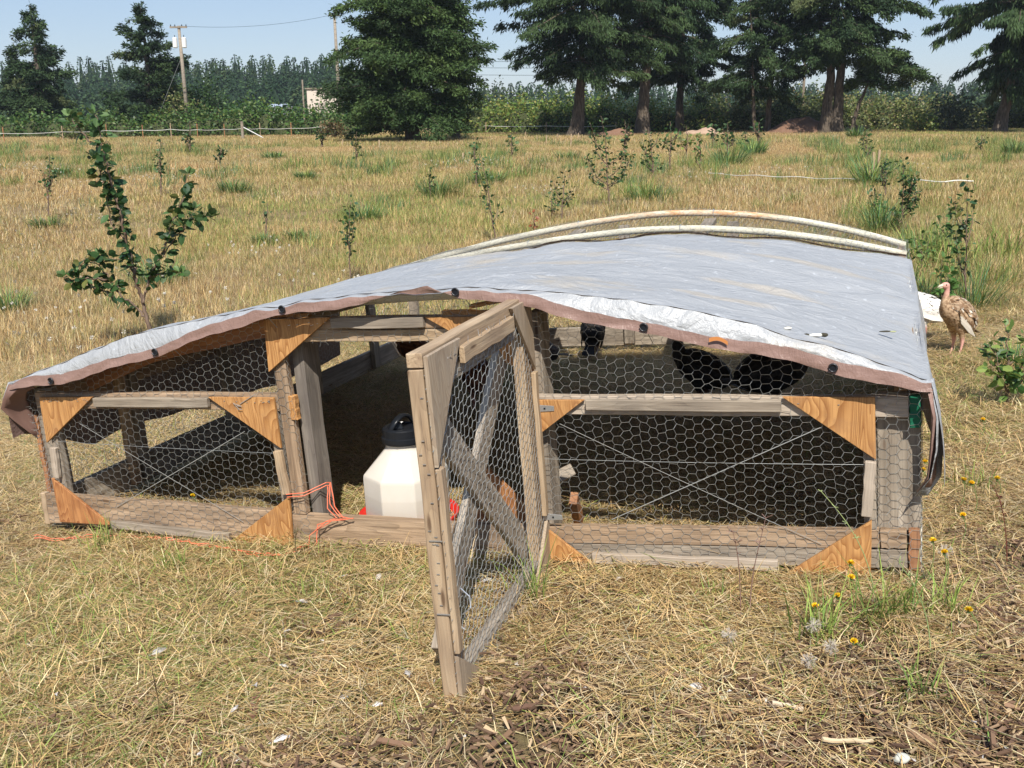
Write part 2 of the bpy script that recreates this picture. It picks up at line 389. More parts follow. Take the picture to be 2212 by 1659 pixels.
def chip_patch(n, size):
    mb = MB()
    for _ in range(n):
        l, w_, t = random.uniform(.008, .042)*random.choice((1, 1, 1.5)), random.uniform(.003, .010), random.uniform(.002, .005)
        V, Q = boxv((0, 0, 0), (l, w_, t)); V[:, 1] *= 1+.4*np.sign(V[:, 0])*random.uniform(-1, 1)
        m = np.array(Euler((random.gauss(0, .35), random.gauss(0, .3), random.uniform(0, 6.3))).to_matrix())
        V = V@m.T+np.array([random.uniform(-size/2, size/2), random.uniform(-size/2, size/2), random.uniform(.002, .02)])
        c = random.choice([(.12, .072, .045), (.18, .11, .068), (.10, .058, .038), (.25, .165, .10), (.38, .28, .17), (.15, .095, .06)])
        mb.add(V, Q, np.array(c)*random.uniform(.8, 1.2))
    return mb.mesh('chip patch', M['chip'])
def protos(meshes):
    return [bpy.data.objects.new('patch source', m) for m in meshes]
def scatter(name, pts, rz, sc, meshes, idx=None):
    """one object of ground cover: prototype patches instanced on points"""
    n = len(pts); me = npmesh(name, pts, [np.zeros((0, 3), int)]) if False else bpy.data.meshes.new(name)
    me.vertices.add(n); me.vertices.foreach_set('co', np.asarray(pts, np.float32).ravel()); me.update()
    a = me.attributes.new('rot', 'FLOAT_VECTOR', 'POINT')
    r = np.zeros((n, 3), np.float32); r[:, 2] = rz
    a.data.foreach_set('vector', r.ravel())
    a = me.attributes.new('scl', 'FLOAT', 'POINT'); a.data.foreach_set('value', np.asarray(sc, np.float32))
    a = me.attributes.new('idx', 'INT', 'POINT'); a.data.foreach_set('value', (rng.integers(0, len(meshes), n) if idx is None else idx).astype(np.int32))
    o = link(name, me); ng = bpy.data.node_groups.new(name, 'GeometryNodeTree')
    ng.interface.new_socket('Geometry', in_out='INPUT', socket_type='NodeSocketGeometry'); ng.interface.new_socket('Geometry', in_out='OUTPUT', socket_type='NodeSocketGeometry')
    N = ng.nodes; gi = N.new('NodeGroupInput'); go = N.new('NodeGroupOutput'); iop = N.new('GeometryNodeInstanceOnPoints'); jn = N.new('GeometryNodeJoinGeometry')
    for ob in protos(meshes):
        oi = N.new('GeometryNodeObjectInfo'); oi.inputs['Object'].default_value = ob; oi.inputs['As Instance'].default_value = True
        ng.links.new(oi.outputs['Geometry'], jn.inputs[0])
    def attr(nm, ty):
        x = N.new('GeometryNodeInputNamedAttribute'); x.data_type = ty; x.inputs['Name'].default_value = nm; return x.outputs['Attribute']
    iop.inputs['Pick Instance'].default_value = True
    ng.links.new(gi.outputs[0], iop.inputs['Points']); ng.links.new(jn.outputs[0], iop.inputs['Instance'])
    ng.links.new(attr('idx', 'INT'), iop.inputs['Instance Index']); ng.links.new(attr('rot', 'FLOAT_VECTOR'), iop.inputs['Rotation']); ng.links.new(attr('scl', 'FLOAT'), iop.inputs['Scale'])
    ng.links.new(iop.outputs[0], go.inputs[0])
    md = o.modifiers.new('scatter', 'NODES'); md.node_group = ng
    tag(o, kind='stuff'); return o
def jgrid(x0, x1, y0, y1, step, margin=2.2, slope=.62):
    xs = np.arange(x0, x1, step); ys = np.arange(y0, y1, step); X, Y = np.meshgrid(xs, ys)
    X = X.ravel()+rng.uniform(-.5, .5, X.size)*step; Y = Y.ravel()+rng.uniform(-.5, .5, Y.size)*step
    k = np.abs(X) < slope*Y+margin
    return X[k], Y[k]
def fnoise(x, y, s, seed=0):
    return np.array([mnoise.noise(Vector((a*s+seed, b*s-seed, seed*1.7))) for a, b in zip(x, y)])
def p3(X, Y, dz=0): return np.stack([X, Y, gz(X, Y)+dz], -1)
def mulch(x, y): return .55*np.clip(x, -3, 1.6)+.45+.25*np.sin(x*2.1+y)+.22*np.sin(x*6+y*5)-1.25*(y-2.32) > .30
def build_cover():
    tanmix = {'tan': 6.5, 'pale': 4.0, 'gold': 2.4, 'olive': 1.2, 'lime': .6, 'brown': 2.4, 'green': .2, 'grey': 1}
    grnmix = {'tan': 4.5, 'pale': 2.8, 'gold': 2, 'olive': 2.6, 'lime': 2.0, 'green': .9, 'brown': 1.6}
    A = [mat_patch(900, .55, tanmix, .032, .2) for _ in range(5)]; B = [mat_patch(820, .55, grnmix, .035, .32) for _ in range(3)]
    X, Y = jgrid(-9, 9, .7, 8.6, .27, 2.0)
    f = fnoise(X, Y, .55, 3)+.25*(-X/3)*(Y < 4.5); cx, cy = cloc(X, Y)
    ml = mulch(X, Y); dens = np.where(ml, rng.random(len(X)) < .34, True)
    k = dens & (f < .30); scatter('straw_litter', p3(X[k], Y[k]), rng.uniform(0, 6.28, k.sum()), rng.uniform(.8, 1.15, k.sum()), A)
    k2 = dens & (f >= .16); scatter('green_grass_litter', p3(X[k2], Y[k2]), rng.uniform(0, 6.28, k2.sum()), rng.uniform(.8, 1.15, k2.sum()), B)
    Dm = [mat_patch(800, .5, {'brown': 6, 'tan': 3, 'pale': 1.2, 'olive': 1, 'gold': 1}, .026, .15, .02, .08) for _ in range(3)]
    X, Y = jgrid(-6, 6, .7, 6, .3, 1.5); cx, cy = cloc(X, Y); kd = (fnoise(X, Y, 1.1, 14)+.12*(Y < 2.6) > .12)
    scatter('brown_thatch', p3(X[kd], Y[kd], .006), rng.uniform(0, 6.28, kd.sum()), rng.uniform(.6, 1.1, kd.sum()), Dm)
    Fl = []
    for _ in range(3):
        m_ = MB()
        for _k in range(7):
            c_ = np.array([rng.uniform(-.3, .3), rng.uniform(-.3, .3), rng.uniform(.02, .042)]); V_ = c_+rng.normal(0, 1, (5, 3))*[.006, .006, .002]; m_.add(V_, np.array([[0, 1, 2], [2, 3, 4], [0, 2, 4]]), np.array(random.choice([(.62, .58, .54), (.72, .69, .65), (.45, .42, .40)])))
        Fl.append(m_.mesh('down fleck patch', M['chip']))
    X, Y = jgrid(-4, 4, .8, 4.2, .42, 1.2); kf = rng.random(len(X)) < np.where(Y < 3.1, .55, .2)
    scatter('down_flecks', p3(X[kf], Y[kf]), rng.uniform(0, 6.28, kf.sum()), rng.uniform(.5, 1.1, kf.sum()), Fl)
    # wood chips
    Cc = [chip_patch(260, .5) for _ in range(3)]
    X, Y = jgrid(-3, 6, .6, 5.0, .24, 1.5); ml = mulch(X, Y) | (rng.random(len(X)) < np.where(Y < 3, .16, .03))
    scatter('bark_mulch', p3(X[ml], Y[ml]), rng.uniform(0, 6.28, ml.sum()), rng.uniform(.8, 1.2, ml.sum()), Cc)
    # short upright blades among the litter
    S = [stand_patch(34, .6, {'lime': 3, 'green': 3, 'olive': 3, 'tan': 2.5, 'pale': 1.5}, (.04, .14), (.0018, .0036), .6) for _ in range(3)]
    X, Y = jgrid(-9, 9, .7, 9, .42, 2.0); cx, cy = cloc(X, Y)
    ins = (cx > 0) & (cx < W) & (cy > 0) & (cy < L)
    k = (fnoise(X, Y, .8, 9)+.2*(X < -1) > .05) & (~ins | (rng.random(len(X)) < .35))
    scatter('upright_grass_blades', p3(X[k], Y[k]), rng.uniform(0, 6.28, k.sum()), rng.uniform(.6, 1.3, k.sum()), S)
    # dry grass of the meadow
    dry = {'tan': 4.2, 'gold': 2.0, 'pale': 1.8, 'olive': 4.2, 'brown': 3.2, 'grey': 1.8}
    mid = {'tan': 3.4, 'gold': 2.2, 'pale': 1, 'olive': 5.4, 'lime': 1.2, 'brown': 2.4}
    ol = {'tan': 2, 'gold': 2, 'olive': 5, 'lime': 2.2, 'green': 1.6}
    red = {'tan': 3, 'brown': 4, 'pale': 1.5, 'gold': 3}
    def sets(n, size, h, w, lean): return [stand_patch(n, size, m_, h, w, lean) for m_ in (dry, mid, ol, red, dry, mid)]
    def zone(X, Y, s):
        f = fnoise(X, Y, s, 4)+.6*fnoise(X, Y, s*3.1, 8)+rng.normal(0, .13, len(X)); g = fnoise(X, Y, s*.8, 21)+.5*fnoise(X, Y, s*4, 2)
        i = np.where(f > .22, 2, np.where(f > -.08, 1, 0)); i = np.where((g > .38) & (i < 2), 3, i); swap = rng.random(len(X)) < .4
        return np.where(swap & (i < 2), i+4, i)
    X, Y = jgrid(-18, 18, 5.2, 19, .40, 2.5); cx, cy = cloc(X, Y)
    out = (cx < -.75) | (cx > W+1.6) | (cy > L+.35)
    k = out & ((Y > 7.2) | (cx < -.9)); fr = np.clip((Y-5)/4, .35, 1)
    scatter('meadow_grass', p3(X[k], Y[k]), rng.uniform(0, 6.28, k.sum()), rng.uniform(.7, 1.2, k.sum())*fr[k], sets(440, .9, (.05, .17), (.002, .0042), .85), zone(X[k], Y[k], .35))
    X, Y = jgrid(-48, 48, 17, 60, .95, 4)
    scatter('far_meadow_grass', p3(X, Y), rng.uniform(0, 6.28, len(X)), rng.uniform(.75, 1.2, len(X)), sets(900, 2.0, (.06, .19), (.0035, .008), .8), zone(X, Y, .13))
    X, Y = jgrid(-110, 110, 57, 120, 2.1, 6)
    scatter('distant_meadow_grass', p3(X, Y), rng.uniform(0, 6.28, len(X)), rng.uniform(.75, 1.1, len(X)), sets(700, 4.0, (.12, .32), (.010, .02), .6), zone(X, Y, .07))
build_cover()
def build_weeds():
    wd = [stand_patch(110, .42, m_, (.12, .38), (.004, .009), .5, .8) for m_ in ({'green': 4, 'blue': 5, 'olive': 2}, {'green': 3, 'olive': 4, 'lime': 1, 'blue': 1}, {'blue': 3, 'olive': 3, 'gold': 1})]
    X, Y = jgrid(-45, 45, 8.5, 62, 1.25, 2); f = fnoise(X, Y, .16, 31)+.5*fnoise(X, Y, .5, 33)+.35*np.cos((X-.30*Y)*2*np.pi/4.2); cx, cy = cloc(X, Y)
    k = (f > .22) & ~((cx > -1) & (cx < W+1) & (cy < L+.8)); scatter('green_weeds', p3(X[k], Y[k]), rng.uniform(0, 6.28, k.sum()), rng.uniform(.5, 1.5, k.sum())*np.clip(Y[k]/22, .6, 1.5), wd)
    mb = []
    for _ in range(2):
        n = 9; m_ = MB()
        for q in range(n):
            c = np.array([rng.uniform(-.6, .6), rng.uniform(-.6, .6), rng.uniform(.14, .26)]); V, F = tube([c, c*[1, 1, .05]], .0018, 4); m_.add(V, F, (.4, .36, .2)); d = rng.normal(0, 1, (16, 3)); d /= np.linalg.norm(d, axis=1)[:, None]
            quads_ = np.concatenate([c+d*.0, c+d*.02]); A, B = c+d*.002, c+d*.019; U = np.cross(d, [.3, .5, .8])*.006; Vq = np.stack([A, B-U, B+U], 1).reshape(-1, 3); m_.add(Vq, np.arange(48).reshape(-1, 3), (.62, .58, .50))
        mb.append(m_.mesh('seed heads patch', M['straw']))
    X, Y = jgrid(-30, 30, 7.5, 34, 1.5, 2); k = (fnoise(X, Y, .2, 55)-.03*X > .12) & (rng.random(len(X)) < .7); cx, cy = cloc(X, Y); k &= ~((cx > -.5) & (cx < W+.5) & (cy < L+.6))
    scatter('white_seed_heads', p3(X[k], Y[k]), rng.uniform(0, 6.28, k.sum()), rng.uniform(.8, 1.2, k.sum()), mb)
build_weeds()
def build_row_weeds():
    rw = [stand_patch(90, .36, m_, (.18, .55), (.004, .009), .38, .7) for m_ in ({'green': 4, 'blue': 4, 'olive': 3}, {'green': 3, 'olive': 4, 'lime': 2}, {'olive': 3, 'lime': 1, 'tan': 3, 'green': 2})]
    P = []
    for (u0, v0, u1, v1, n, w) in ((1915, 520, 1875, 312, 170, .6), (1390, 445, 1655, 308, 130, .45), (2075, 660, 1975, 540, 34, .5), (1010, 420, 1130, 320, 40, .5), (2212, 360, 2130, 305, 40, .8), (790, 490, 930, 330, 36, .6)):
        a, b = at(u0, v0), at(u1, v1)
        for _ in range(n):
            q = a.lerp(b, random.random()); x, y = q.x+random.gauss(0, w), q.y+random.gauss(0, w)
            if mnoise.noise(Vector((x*.9, y*.9, 3))) > -.22: P.append((x, y, float(gz(x, y))))
    P = np.array(P); scatter('row_weeds', P, rng.uniform(0, 6.28, len(P)), rng.uniform(.5, 1.15, len(P)), rw)
build_row_weeds()

# ------------------------------------------------------------ the coop
coop = empty('poultry_coop', COOP); tag(coop, 'low hoop-roofed chicken wire coop of weathered timber with its wire door open', 'coop')
def board_mesh(ln, w, t, warp=.0025, seed=0):
    n = 7; rr = random.Random(seed); V = []
    for i in range(n):
        x = -ln/2+ln*i/(n-1); dy = rr.uniform(-warp, warp); dz = rr.uniform(-warp, warp)*.6
        for (a, b) in ((-1, -1), (1, -1), (1, 1), (-1, 1)):
            V.append((x+(rr.uniform(-.0015, .0015) if i in (0, n-1) else 0), a*w/2+dy+rr.uniform(-.0012, .0012), b*t/2+dz))
    Q = [[0, 1, 2, 3], [(n-1)*4+3, (n-1)*4+2, (n-1)*4+1, (n-1)*4]]
    for i in range(n-1):
        for j in range(4): k = (j+1) % 4; Q.append([i*4+j, (i+1)*4+j, (i+1)*4+k, i*4+k])
    return V, Q
_bs = [0]
def board(name, A, B, w, t, mat, normal=(0, -1, 0), parent=None, warp=.0025, label=None):
    """timber from A to B (parent space): w across, t thick along `normal`"""
    _bs[0] += 1; A, B = Vector(A), Vector(B); x = (B-A).normalized(); z = Vector(normal); z = (z-x*z.dot(x)).normalized(); y = z.cross(x)
    V, Q = board_mesh((B-A).length, w, t, warp, _bs[0]); me = npmesh(name, V, np.array(Q), M[mat])
    c = (A+B)/2
    o = link(name, me, parent or coop, Matrix(((x[0], y[0], z[0], c[0]), (x[1], y[1], z[1], c[1]), (x[2], y[2], z[2], c[2]), (0, 0, 0, 1))))
    bevel(o, .0022); 
    if label: o['label'] = label
    return o
def gusset(pts, t, mat, y0, parent=None, axis='Y', name='gusset'):
    """triangular plate; pts (a, z), front face on plane axis = y0, thickness t away from the viewer side"""
    c = np.mean(pts, 0); bm = bmesh.new(); P = []
    for k, (a, z) in enumerate(pts):
        # nip the tip corners a little
        P.append((a-c[0], z-c[1]))
    fr = [bm.verts.new((a, 0, z) if axis == 'Y' else (0, a, z)) for a, z in P]
    bk = [bm.verts.new((a, t, z) if axis == 'Y' else (t, a, z)) for a, z in P]
    bm.faces.new(fr); bm.faces.new(bk[::-1]); n = len(P)
    for i in range(n): bm.faces.new((fr[i], bk[i], bk[(i+1) % n], fr[(i+1) % n]))
    bmesh.ops.recalc_face_normals(bm, faces=bm.faces)
    o = link(name, bmmesh(name, bm, M[mat]), parent or coop, loc=((c[0], y0, c[1]) if axis == 'Y' else (y0, c[0], c[1])))
    bevel(o, .0012); return o
H_, P_ = .0335, .0665       # netting: row pitch and column period
def hexnet(x0, x1, z0, z1, inside, mapf, r=.00068, jit=.0021, seed=1, n=3):
    """hexagonal netting in the plane (x, z); inside(x, z) keeps a node; mapf maps to 3-D"""
    rr = np.random.default_rng(seed); E = []; cache = {}
    def node(i, j, k):
        key = (i, j, k)
        if key not in cache:
            x = x0+i*P_/2+(k*.0235); z = z0+j*H_+(i % 2)*H_/2
            bx = .005*math.sin(x*4.1+seed)+.004*math.sin(z*9+x*2)+.006*mnoise.noise(Vector((x*5, z*6, seed))); bz = .006*math.sin(x*3.3+z*5+seed)+.006*mnoise.noise(Vector((x*6, z*5, seed+9)))
            cache[key] = (x+bx+rr.normal(0, jit), z+bz+rr.normal(0, jit))
        return cache[key]
    ni, nj = int((x1-x0)/(P_/2))+2, int((z1-z0)/H_)+2
    for i in range(ni):
        for j in range(nj):
            a, b = node(i, j, 0), node(i, j, 1); E.append((a, b, 1.35))
            if i+1 < ni:
                up = node(i+1, j, 0) if i % 2 == 0 else node(i+1, j+1, 0); dn = node(i+1, j-1, 0) if i % 2 == 0 else node(i+1, j, 0)
                E.append((b, up, 1)); E.append((b, dn, 1))
    A, B, Rr = [], [], []
    for a, b, k in E:
        if not (inside(*a) or inside(*b)): continue
        A.append(mapf(*a)); B.append(mapf(*b)); Rr.append(r*k)
    A, B, Rr = np.array(A, float), np.array(B, float), np.array(Rr)
    return prisms(A, B, Rr, n)
def prisms(A, B, Rr, n=3):
    D = B-A; D /= np.linalg.norm(D, axis=1)[:, None]+1e-9; ref = np.tile([.31, .52, .79], (len(D), 1))
    U = np.cross(D, ref); U /= np.linalg.norm(U, axis=1)[:, None]; Vv = np.cross(D, U); an = np.arange(n)*2*np.pi/n
    off = U[:, None]*np.cos(an)[None, :, None]+Vv[:, None]*np.sin(an)[None, :, None]; off = off*Rr[:, None, None]
    V = np.concatenate([A[:, None]+off, B[:, None]+off], 1).reshape(-1, 3); k = np.arange(len(A))[:, None]*2*n; j = np.arange(n); jj = (j+1) % n
    Q = np.concatenate([k+np.array([[a, b, b+n, a+n]]) for a, b in zip(j, jj)])
    return V, Q
def wires(name, V, Q, parent=None, mat='wire'):
    o = link(name, npmesh(name, V, Q, M[mat]), parent or coop); o['kind'] = 'stuff'; return o
def arch(X, Y=0):
    pk = 2.05; X = np.asarray(X, float); t = np.where(X < pk, (pk-X)/pk, (X-pk)/(W-pk))
    return .645+np.interp(Y, [0, 1.6, 2.5, 2.95, 3.36, 3.9], [.335, .30, .235, .205, .235, .30])*(1-np.abs(t)**np.where(X < pk, np.interp(Y, [0, 2, 2.9], [2.0, 1.85, 1.6]), 2.0))

# bottom timbers
board('bottom_rail', (-.02, .02, .07), (1.265, .02, .037), .135, .038, 'brown_wood')
board('door_sill', (1.268, .02, .026), (2.31, .02, .022), .135, .04, 'brown_wood', warp=.005)
board('bottom_rail', (2.313, .02, .063), (3.535, .02, .107), .064, .038, 'brown_wood')
board('bottom_rail', (2.313, .021, -.004), (3.535, .021, .038), .066, .036, 'grey_wood')
board('rail_stub', (3.538, .02, .107), (3.622, .02, .110), .062, .038, 'brown_wood')
board('rail_stub', (3.538, .022, .040), (3.622, .022, .042), .064, .036, 'grey_wood')
board('corner_block', (3.643, .02, .005), (3.643, .02, .143), .034, .038, 'red_wood')
board('corner_block', (-.045, .02, -.01), (-.04, .02, .14), .028, .03, 'tan_wood')
# mid timbers
board('mid_rail', (.03, .02, .577), (1.275, .02, .573), .07, .038, 'brown_wood')
board('mid_rail', (2.335, .02, .567), (3.625, .02, .568), .068, .038, 'pale_wood')
board('painted_block', (3.645, .02, .497), (3.645, .02, .603), .034, .036, 'green_paint', label='green painted wood block')
# posts
board('corner_post', (.03, .065, .0), (.03, .065, .62), .09, .045, 'grey_wood')
board('corner_post_edge', (-.03, .05, .10), (-.03, .05, .50), .022, .03, 'red_wood')
board('panel_stile', (.095, .02, .02), (.095, .02, .54), .036, .036, 'grey_wood')
board('panel_stile', (1.245, .02, .10), (1.245, .02, .538), .042, .036, 'grey_wood')
board('jamb', (1.305, .02, .10), (1.305, .02, .82), .055, .036, 'brown_wood')
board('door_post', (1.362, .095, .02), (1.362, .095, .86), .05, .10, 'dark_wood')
board('splice_block', (1.34, .012, .50), (1.34, .012, .60), .03, .03, 'ply')
board('jamb', (2.333, .02, .02), (2.333, .02, .82), .042, .036, 'red_wood')
board('door_post', (2.36, .10, .02), (2.36, .10, .90), .04, .11, 'grey_wood')
board('panel_stile', (3.505, .022, .10), (3.505, .022, .53), .04, .034, 'grey_wood')
board('corner_post', (3.598, .068, .0), (3.598, .068, .60), .135, .042, 'grey_wood')
# header
board('door_header', (1.275, .02, .888), (2.33, .02, .878), .048, .038, 'brown_wood')
board('door_header', (1.275, .021, .840), (2.33, .021, .829), .046, .036, 'tan_wood')
board('shim', (1.30, .02, .923), (1.46, .02, .919), .018, .03, 'ply')
board('shim', (2.02, .02, .911), (2.24, .02, .907), .02, .03, 'ply')
board('shim', (2.13, .03, .93), (2.27, .03, .95), .014, .03, 'ply')
# gussets on the front
gusset([(.072, .594), (.366, .596), (.066, .386)], .013, 'ply', -.018)
gusset([(.957, .597), (1.268, .596), (1.27, .385)], .013, 'ply', -.018)
gusset([(.055, .222), (.34, .012), (.056, .014)], .013, 'ply_red', -.018)
gusset([(1.277, .182), (1.262, -.035), (.964, -.028)], .013, 'ply', -.018)
gusset([(1.272, .908), (1.568, .912), (1.262, .70)], .013, 'ply', -.018)
gusset([(1.962, .904), (2.338, .896), (2.338, .69)], .013, 'ply', -.018)
gusset([(2.338, .590), (2.551, .591), (2.338, .436)], .013, 'ply', -.018)
gusset([(3.233, .604), (3.524, .603), (3.526, .393)], .013, 'ply', -.018)
gusset([(2.322, .134), (2.322, -.028), (2.535, -.031)], .013, 'ply', -.018)
gusset([(3.512, .183), (3.508, -.018), (3.233, -.026)], .013, 'ply', -.018)
# battens on the front
by = -.016
board('batten', (.37, by, .575), (.955, by, .573), .040, .022, 'grey_wood')
board('batten', (.10, by, .365), (.088, by, .225), .032, .022, 'pale_wood')
board('batten', (1.252, by, .375), (1.268, by, .192), .036, .022, 'tan_wood')
board('batten', (.345, by, .018), (.960, by, -.012), .036, .022, 'grey_wood')
board('batten', (1.572, by, .892), (1.958, by, .885), .040, .022, 'grey_wood')
board('batten', (2.556, by, .574), (3.23, by, .574), .038, .022, 'grey_wood')
board('batten', (3.510, by, .388), (3.496, by, .198), .035, .022, 'pale_wood')
board('batten', (2.541, by, -.008), (3.205, by, .003), .038, .022, 'pale_wood')
board('batten', (2.325, by, .43), (2.322, by, .15), .03, .018, 'red_wood')
# left and right sides, rear
for sx in (0, 1):
    x = .02 if sx == 0 else W-.02; nx = (1, 0, 0) if sx == 0 else (-1, 0, 0)
    board('side_bottom_board', (x, .09, .07), (x, 1.95, .07), .14, .038, 'grey_wood', nx)
    board('side_bottom_board', (x, 1.953, .07), (x, L-.04, .068), .14, .038, 'grey_wood', nx)
    board('side_top_board', (x, .09, .575), (x, L-.04, .575), .13, .038, 'brown_wood', nx)
    for y, w_ in ((.50, .05), (1.35, .09), (2.28, .09), (3.12, .09)):
        board('side_stud', (x+(.038 if sx == 0 else -.038), y, .02), (x+(.038 if sx == 0 else -.038), y, .60), w_, .036, 'tan_wood' if y < 1 or 2 < y < 3 else 'grey_wood', nx)
board('side_stud', (.057, .585, .02), (.057, .585, .60), .05, .036, 'grey_wood', (1, 0, 0))
board('rear_bottom_board', (.04, L-.02, .07), (W-.04, L-.02, .07), .14, .038, 'grey_wood')
board('rear_mid_board', (.04, L-.02, .50), (W-.04, L-.02, .50), .10, .038, 'brown_wood')
for x in (.06, 1.12, 1.78, 2.55, W-.06):
    board('rear_stud', (x, L-.055, .02), (x, L-.055, .63 if x in (.06, W-.06) else float(arch(x, L))-.05), .075, .036, 'tan_wood' if x == 1.12 else 'grey_wood')
board('purlin', (1.30, .06, float(arch(1.3))-.045), (1.43, 3.15, float(arch(1.43, 3.15))-.05), .08, .036, 'grey_wood', (0, 0, 1))
board('purlin', (1.43, 3.152, float(arch(1.43, 3.15))-.05), (1.46, L-.05, float(arch(1.46, L))-.05), .08, .036, 'grey_wood', (0, 0, 1))
board('purlin', (2.45, .06, float(arch(2.4))-.045), (2.41, 3.15, float(arch(2.4, 3.15))-.05), .08, .036, 'grey_wood', (0, 0, 1))
board('purlin', (2.41, 3.152, float(arch(2.4, 3.15))-.05), (2.40, L-.05, float(arch(2.4, L))-.05), .08, .036, 'grey_wood', (0, 0, 1))
board('roof_strut', (1.58, 3.24, .52), (1.50, 3.24, float(arch(1.5, 3.24))-.04), .06, .036, 'grey_wood')
board('roof_strut', (2.46, 3.24, .52), (2.42, 3.24, float(arch(2.4, 3.24))-.04), .07, .036, 'grey_wood')
board('brace_board', (.10, .25, .60), (.62, .10, .77), .09, .02, 'red_wood')
board('brace_board', (.62, .10, .77), (1.22, .09, .87), .09, .02, 'red_wood')
# hoops
def hoop(Y, mat, name='roof_hoop', r=.0225):
    X = np.linspace(-.005, W+.005, 40); Z = arch(X, Y); V, F = tube(np.stack([X, np.full(40, Y)+.004*np.sin(X*3), Z], -1), r, 14)
    o = link(name, npmesh(name, V, F, M[mat], smooth=True), coop); return o
hoop(.045, 'pvc'); hoop(1.62, 'pvc'); hoop(3.36, 'pvc'); hoop(3.87, 'pvc_orange')
for (x, y) in ((1.22, 3.36), (2.28, 3.36), (1.44, 3.87), (2.42, 3.87)):
    th = np.linspace(0, 2*np.pi, 13); z = float(arch(x, y)); V, F = tube(np.stack([np.full(13, x), y+.027*np.cos(th), z+.027*np.sin(th)], -1), .0035, 5)
    link('pipe_strap', npmesh('pipe_strap', V, F, M['steel']), coop)
# netting
def hem_z(X): return np.interp(X, [0, .23, .5, .86, 1.1, 1.32, 1.57, 1.8, 1.92, 2.03, 2.14, 2.36, 2.61, 2.8, 3.05, 3.25, 3.4, 3.54, 3.67],
                               [.645, .665, .72, .804, .872, .929, .95, .983, 1.008, 1.031, .989, .949, .886, .837, .79, .741, .701, .67, .632])
def fr_in(x, z):
    if x < -.02 or x > W+.01 or z < .0 or z > min(float(arch(x)), float(hem_z(x))+.03): return False
    return not (1.345 < x < 2.325 and z < .815)
V, Q = hexnet(-.02, W+.03, -.02, 1.02, fr_in, lambda x, z: (x, -.003+.0015*math.sin(x*40)+(.006*math.sin(x*9+z*7) if .2 < z < .5 else 0), z), seed=3)
wires('wire_netting', V, Q)
def side_map(x0): return lambda y, z: (x0+.002*math.sin(y*30), y, z)
V, Q = hexnet(0, L, 0, .66, lambda y, z: 0 < y < L and z < .64, side_map(-.004), seed=5); wires('wire_netting', V, Q)
V, Q = hexnet(0, L, 0, .66, lambda y, z: 0 < y < L and z < .64, side_map(W+.006), seed=6); wires('wire_netting', V, Q)
V, Q = hexnet(0, W, .0, 1.0, lambda x, z: 0 < x < W and z < float(arch(x, L)), lambda x, z: (x, L+.004, z), r=.0007, seed=7); wires('wire_netting', V, Q)
V, Q = hexnet(0, W, 2.9, 3.93, lambda x, y: -.01 < x < W+.02 and y < 3.9, lambda x, y: (x, y, float(arch(min(max(x, 0), W), y))+.026+.006*math.sin(x*13+y*9)), r=.0006, seed=8); wires('wire_netting', V, Q)
# bracing wires and the long straight wires of the netting
def strand(name, A, B, r, mat, sag=0.0):
    t = np.linspace(0, 1, 14)[:, None]; P = np.array(A)*(1-t)+np.array(B)*t; P[:, 2:] -= sag*4*t*(1-t)
    V, F = tube(P, r, 5); return link(name, npmesh(name, V, F, M[mat]), coop)
strand('brace_wire', (.26, -.008, .475), (1.03, -.006, .055), .0011, 'bright_wire')
strand('brace_wire', (1.10, -.004, .45), (.38, -.006, .095), .0016, 'wire')
strand('brace_wire', (2.45, -.008, .50), (3.35, -.006, .085), .0011, 'bright_wire', .004)
strand('brace_wire', (3.36, -.004, .50), (2.62, -.006, .14), .0017, 'wire')
strand('netting_wire', (2.35, -.005, .365), (3.50, -.005, .372), .0008, 'wire', .004)
strand('netting_wire', (.12, -.005, .39), (1.25, -.005, .36), .0008, 'wire', .003)
def knot(x, z, s, mat):
    rr = random.Random(int(x*100)); P = [(x+s*rr.uniform(-1, 1), -.022-abs(rr.gauss(0, .004)), z+s*rr.uniform(-1, 1)) for _ in range(7)]
    V, F = tube(P, .0014, 4); return link('tie_wire', npmesh('tie_wire', V, F, M[mat]), coop)
knot(1.10, .56, .022, 'bright_wire'); strand('tie_wire', (1.11, -.022, .57), (1.19, -.022, .612), .0015, 'bright_wire')
for gx in (.863, 1.319, 2.139, 2.80):
    z = float(hem_z(gx)); strand('tie_wire', (gx, -.078, z+.02), (gx+.012, -.02, z-.05), .0014, 'wire')
# screws and staples that show
mb = MB()
for k in range(46):
    x = random.choice([random.uniform(.08, .34), random.uniform(1.0, 1.25), random.uniform(1.3, 1.55), random.uniform(2.6, 3.5)]); z = {0: .587, 1: .585}[k % 2] if not 1.29 < x < 1.56 else .895
    Vb, Qb = boxv((x, -.0195, z-random.uniform(0, .012)), (.006, .002, .0016)); mb.add(Vb, Qb)
o = link('staples', mb.mesh('staples', M['steel']), coop); o['kind'] = 'stuff'

